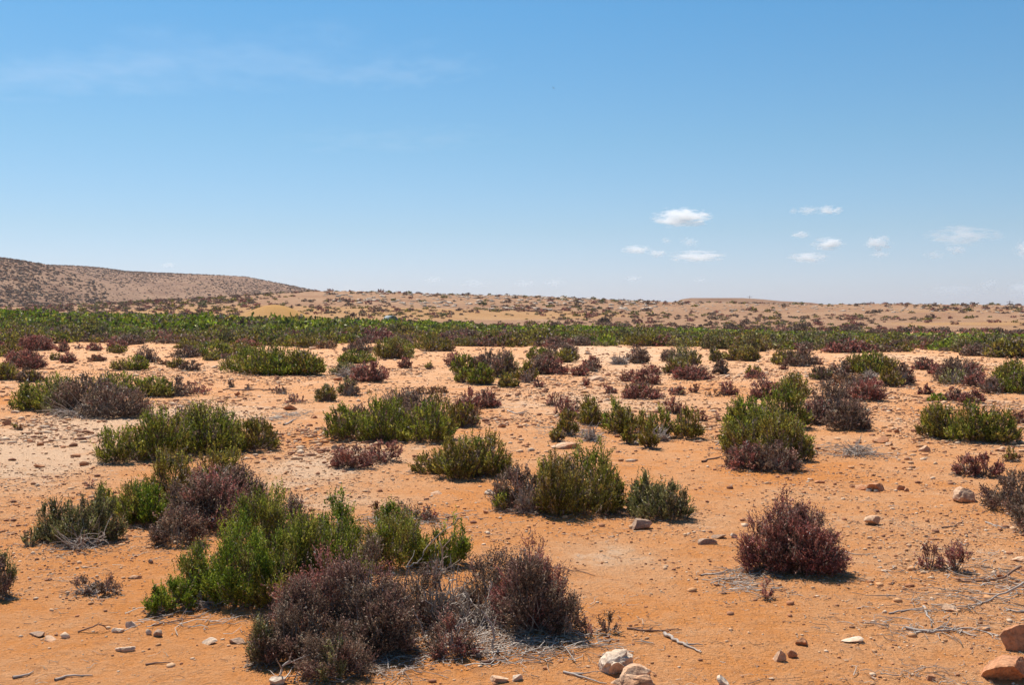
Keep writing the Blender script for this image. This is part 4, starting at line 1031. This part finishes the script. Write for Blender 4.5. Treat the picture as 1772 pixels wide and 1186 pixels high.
# ---------------------------------------------------------------- clouds
def cloud_mat(name, dens, scl, thr, stretch=(1, 1, 1)):
    m, n, l = newmat(name); o = n.new('ShaderNodeOutputMaterial'); v = n.new('ShaderNodeVolumePrincipled')
    v.inputs['Color'].default_value = (1, 1, 1, 1); v.inputs['Anisotropy'].default_value = .5
    tc = n.new('ShaderNodeTexCoord'); ln_ = n.new('ShaderNodeVectorMath'); ln_.operation = 'LENGTH'
    l.new(tc.outputs['Object'], ln_.inputs[0])
    oi = n.new('ShaderNodeObjectInfo'); ad = n.new('ShaderNodeVectorMath'); ad.operation = 'ADD'
    mu0 = n.new('ShaderNodeVectorMath'); mu0.operation = 'MULTIPLY'; mu0.inputs[1].default_value = stretch
    l.new(tc.outputs['Object'], mu0.inputs[0]); l.new(mu0.outputs[0], ad.inputs[0])
    sc3 = n.new('ShaderNodeVectorMath'); sc3.operation = 'SCALE'; l.new(oi.outputs['Location'], sc3.inputs[0]); sc3.inputs['Scale'].default_value = .013
    l.new(sc3.outputs[0], ad.inputs[1])
    nz = n.new('ShaderNodeTexNoise'); nz.inputs['Scale'].default_value = scl; nz.inputs['Detail'].default_value = 7; nz.inputs['Roughness'].default_value = .66
    l.new(ad.outputs[0], nz.inputs['Vector'])
    def M(op, a, b, cl=False):
        k_ = n.new('ShaderNodeMath'); k_.operation = op; k_.use_clamp = cl
        for i, q in enumerate((a, b)):
            if isinstance(q, (int, float)): k_.inputs[i].default_value = q
            else: l.new(q, k_.inputs[i])
        return k_.outputs[0]
    e = M('SUBTRACT', 1.0, ln_.outputs['Value'])             # 1 centre .. 0 edge
    s = M('ADD', e, M('MULTIPLY', M('SUBTRACT', nz.outputs['Fac'], .5), 4.4))
    s = M('MULTIPLY', M('SUBTRACT', s, thr), 1.5, True)
    s = M('MULTIPLY', s, M('MULTIPLY', e, 5.0, True))
    l.new(M('MULTIPLY', s, dens), v.inputs['Density']); l.new(v.outputs[0], o.inputs['Volume'])
    return m
CLD = {}
def cloud(label, x0, x1, y0, y1, op, dist=5000.0, cirrus=False, roll=0.0):
    cx, cy = (x0+x1)/2, (y0+y1)/2; d = ray(cx, cy); c = d*dist
    rx = (x1-x0)/2*dist/F*1.45; rz = (y1-y0)/2*dist/F*1.4; ry = rx*.7
    key = (round(op, 2), cirrus, round(ry, -1))
    me_ = mesh_from('cloud', ICO3[0], ICO3[1], None, True)
    dens = -math.log(max(1-op*.93, .03))/(ry*(.30 if not cirrus else .9))
    m = cloud_mat('cirrus_wisp' if cirrus else 'cloud_vapour', dens*1.3, 2.3 if not cirrus else 1.8, .36 if not cirrus else .25, (1, 1, 1) if not cirrus else (2.4, 1, 1.0))
    m.cycles.volume_step_rate = 1.0
    o = link('cloud', me_, m, None, (c[0], c[1], CAMZ+c[2])); o.scale = (rx, ry, rz); o.rotation_euler = (0, R(roll), 0)
    tag(o, label, 'cloud', 'wisps of high cloud' if cirrus else 'small fair-weather clouds')
CL = '''
brightest and highest small white cloud, right of centre|1140,1222,362,391|.85
tiny wisp left of the pair of pale clouds high on the right|1367,1378,360,370|.2
left one of a pair of pale clouds high on the right|1382,1412,357,371|.38
right one of a pair of pale clouds high on the right|1414,1455,356,372|.45
small round cloud above the bright cloud row on the right|1371,1399,401,412|.4
white puff at the right of the small round cloud|1410,1458,412,432|.68
flat white cloud below the white puff on the right|1370,1428,437,454|.6
ragged cloud standing over two smaller puffs on the right|1499,1540,410,432|.55
small puff right below the ragged cloud|1508,1536,435,445|.35
widest thin cloud near the right edge|1612,1716,393,423|.42
small cloud under the widest thin cloud|1640,1670,425,440|.4
faint cloud left of the small cloud under the widest one|1600,1632,434,448|.22
cloud cut by the right edge|1760,1800,416,448|.5
left end cloud of the low row right of centre|1080,1123,425,440|.55
small second cloud of the low row right of centre|1124,1151,432,445|.42
long flat white cloud at the right end of the low row|1164,1248,435,453|.72
faint puff above the long flat white cloud|1180,1208,411,427|.22
tiny faint puff above the low row|1145,1161,411,421|.22
small faint cloud just over the horizon right of centre|1083,1108,477,487|.28
small faint cloud over the flat-topped mound|1202,1222,481,489|.22
faint low cloud over the slope, right of the middle|943,975,484,495|.28
faint low cloud over the slope, in the middle|893,925,485,496|.25
faint low cloud over the slope, left of the middle|800,845,484,497|.2
faint low cloud over the slope, furthest left of its row|735,765,480,490|.25
long faint cloud bank low on the right|1600,1700,493,513|.2
small slanted wisp low near the right edge|1698,1728,484,502|.25
pale cloud at the right edge just over the horizon|1742,1800,488,514|.35
tiny faint cloud over the left hill|280,302,454,464|.22'''
for i, ln in enumerate(CL.strip().split('\n')):
    lab, bx, op = ln.split('|'); cloud(lab, *[float(v) for v in bx.split(',')], float(op), 4200.0+((i*5) % 9)*420)
cloud('long faint wisp of cloud arching across the upper left sky', 90, 720, 102, 119, .30, 9000, True, -3.0)
cloud('faint wisp at the left end of the long arching one', -80, 330, 123, 138, .24, 9000, True, -6.5)
cloud('faint wisp right of the long arching one', 560, 860, 116, 134, .13, 9000, True, -5.0)
cloud('very faint level wisp in the middle of the sky', 500, 860, 232, 250, .09, 9000, True, -2.0)
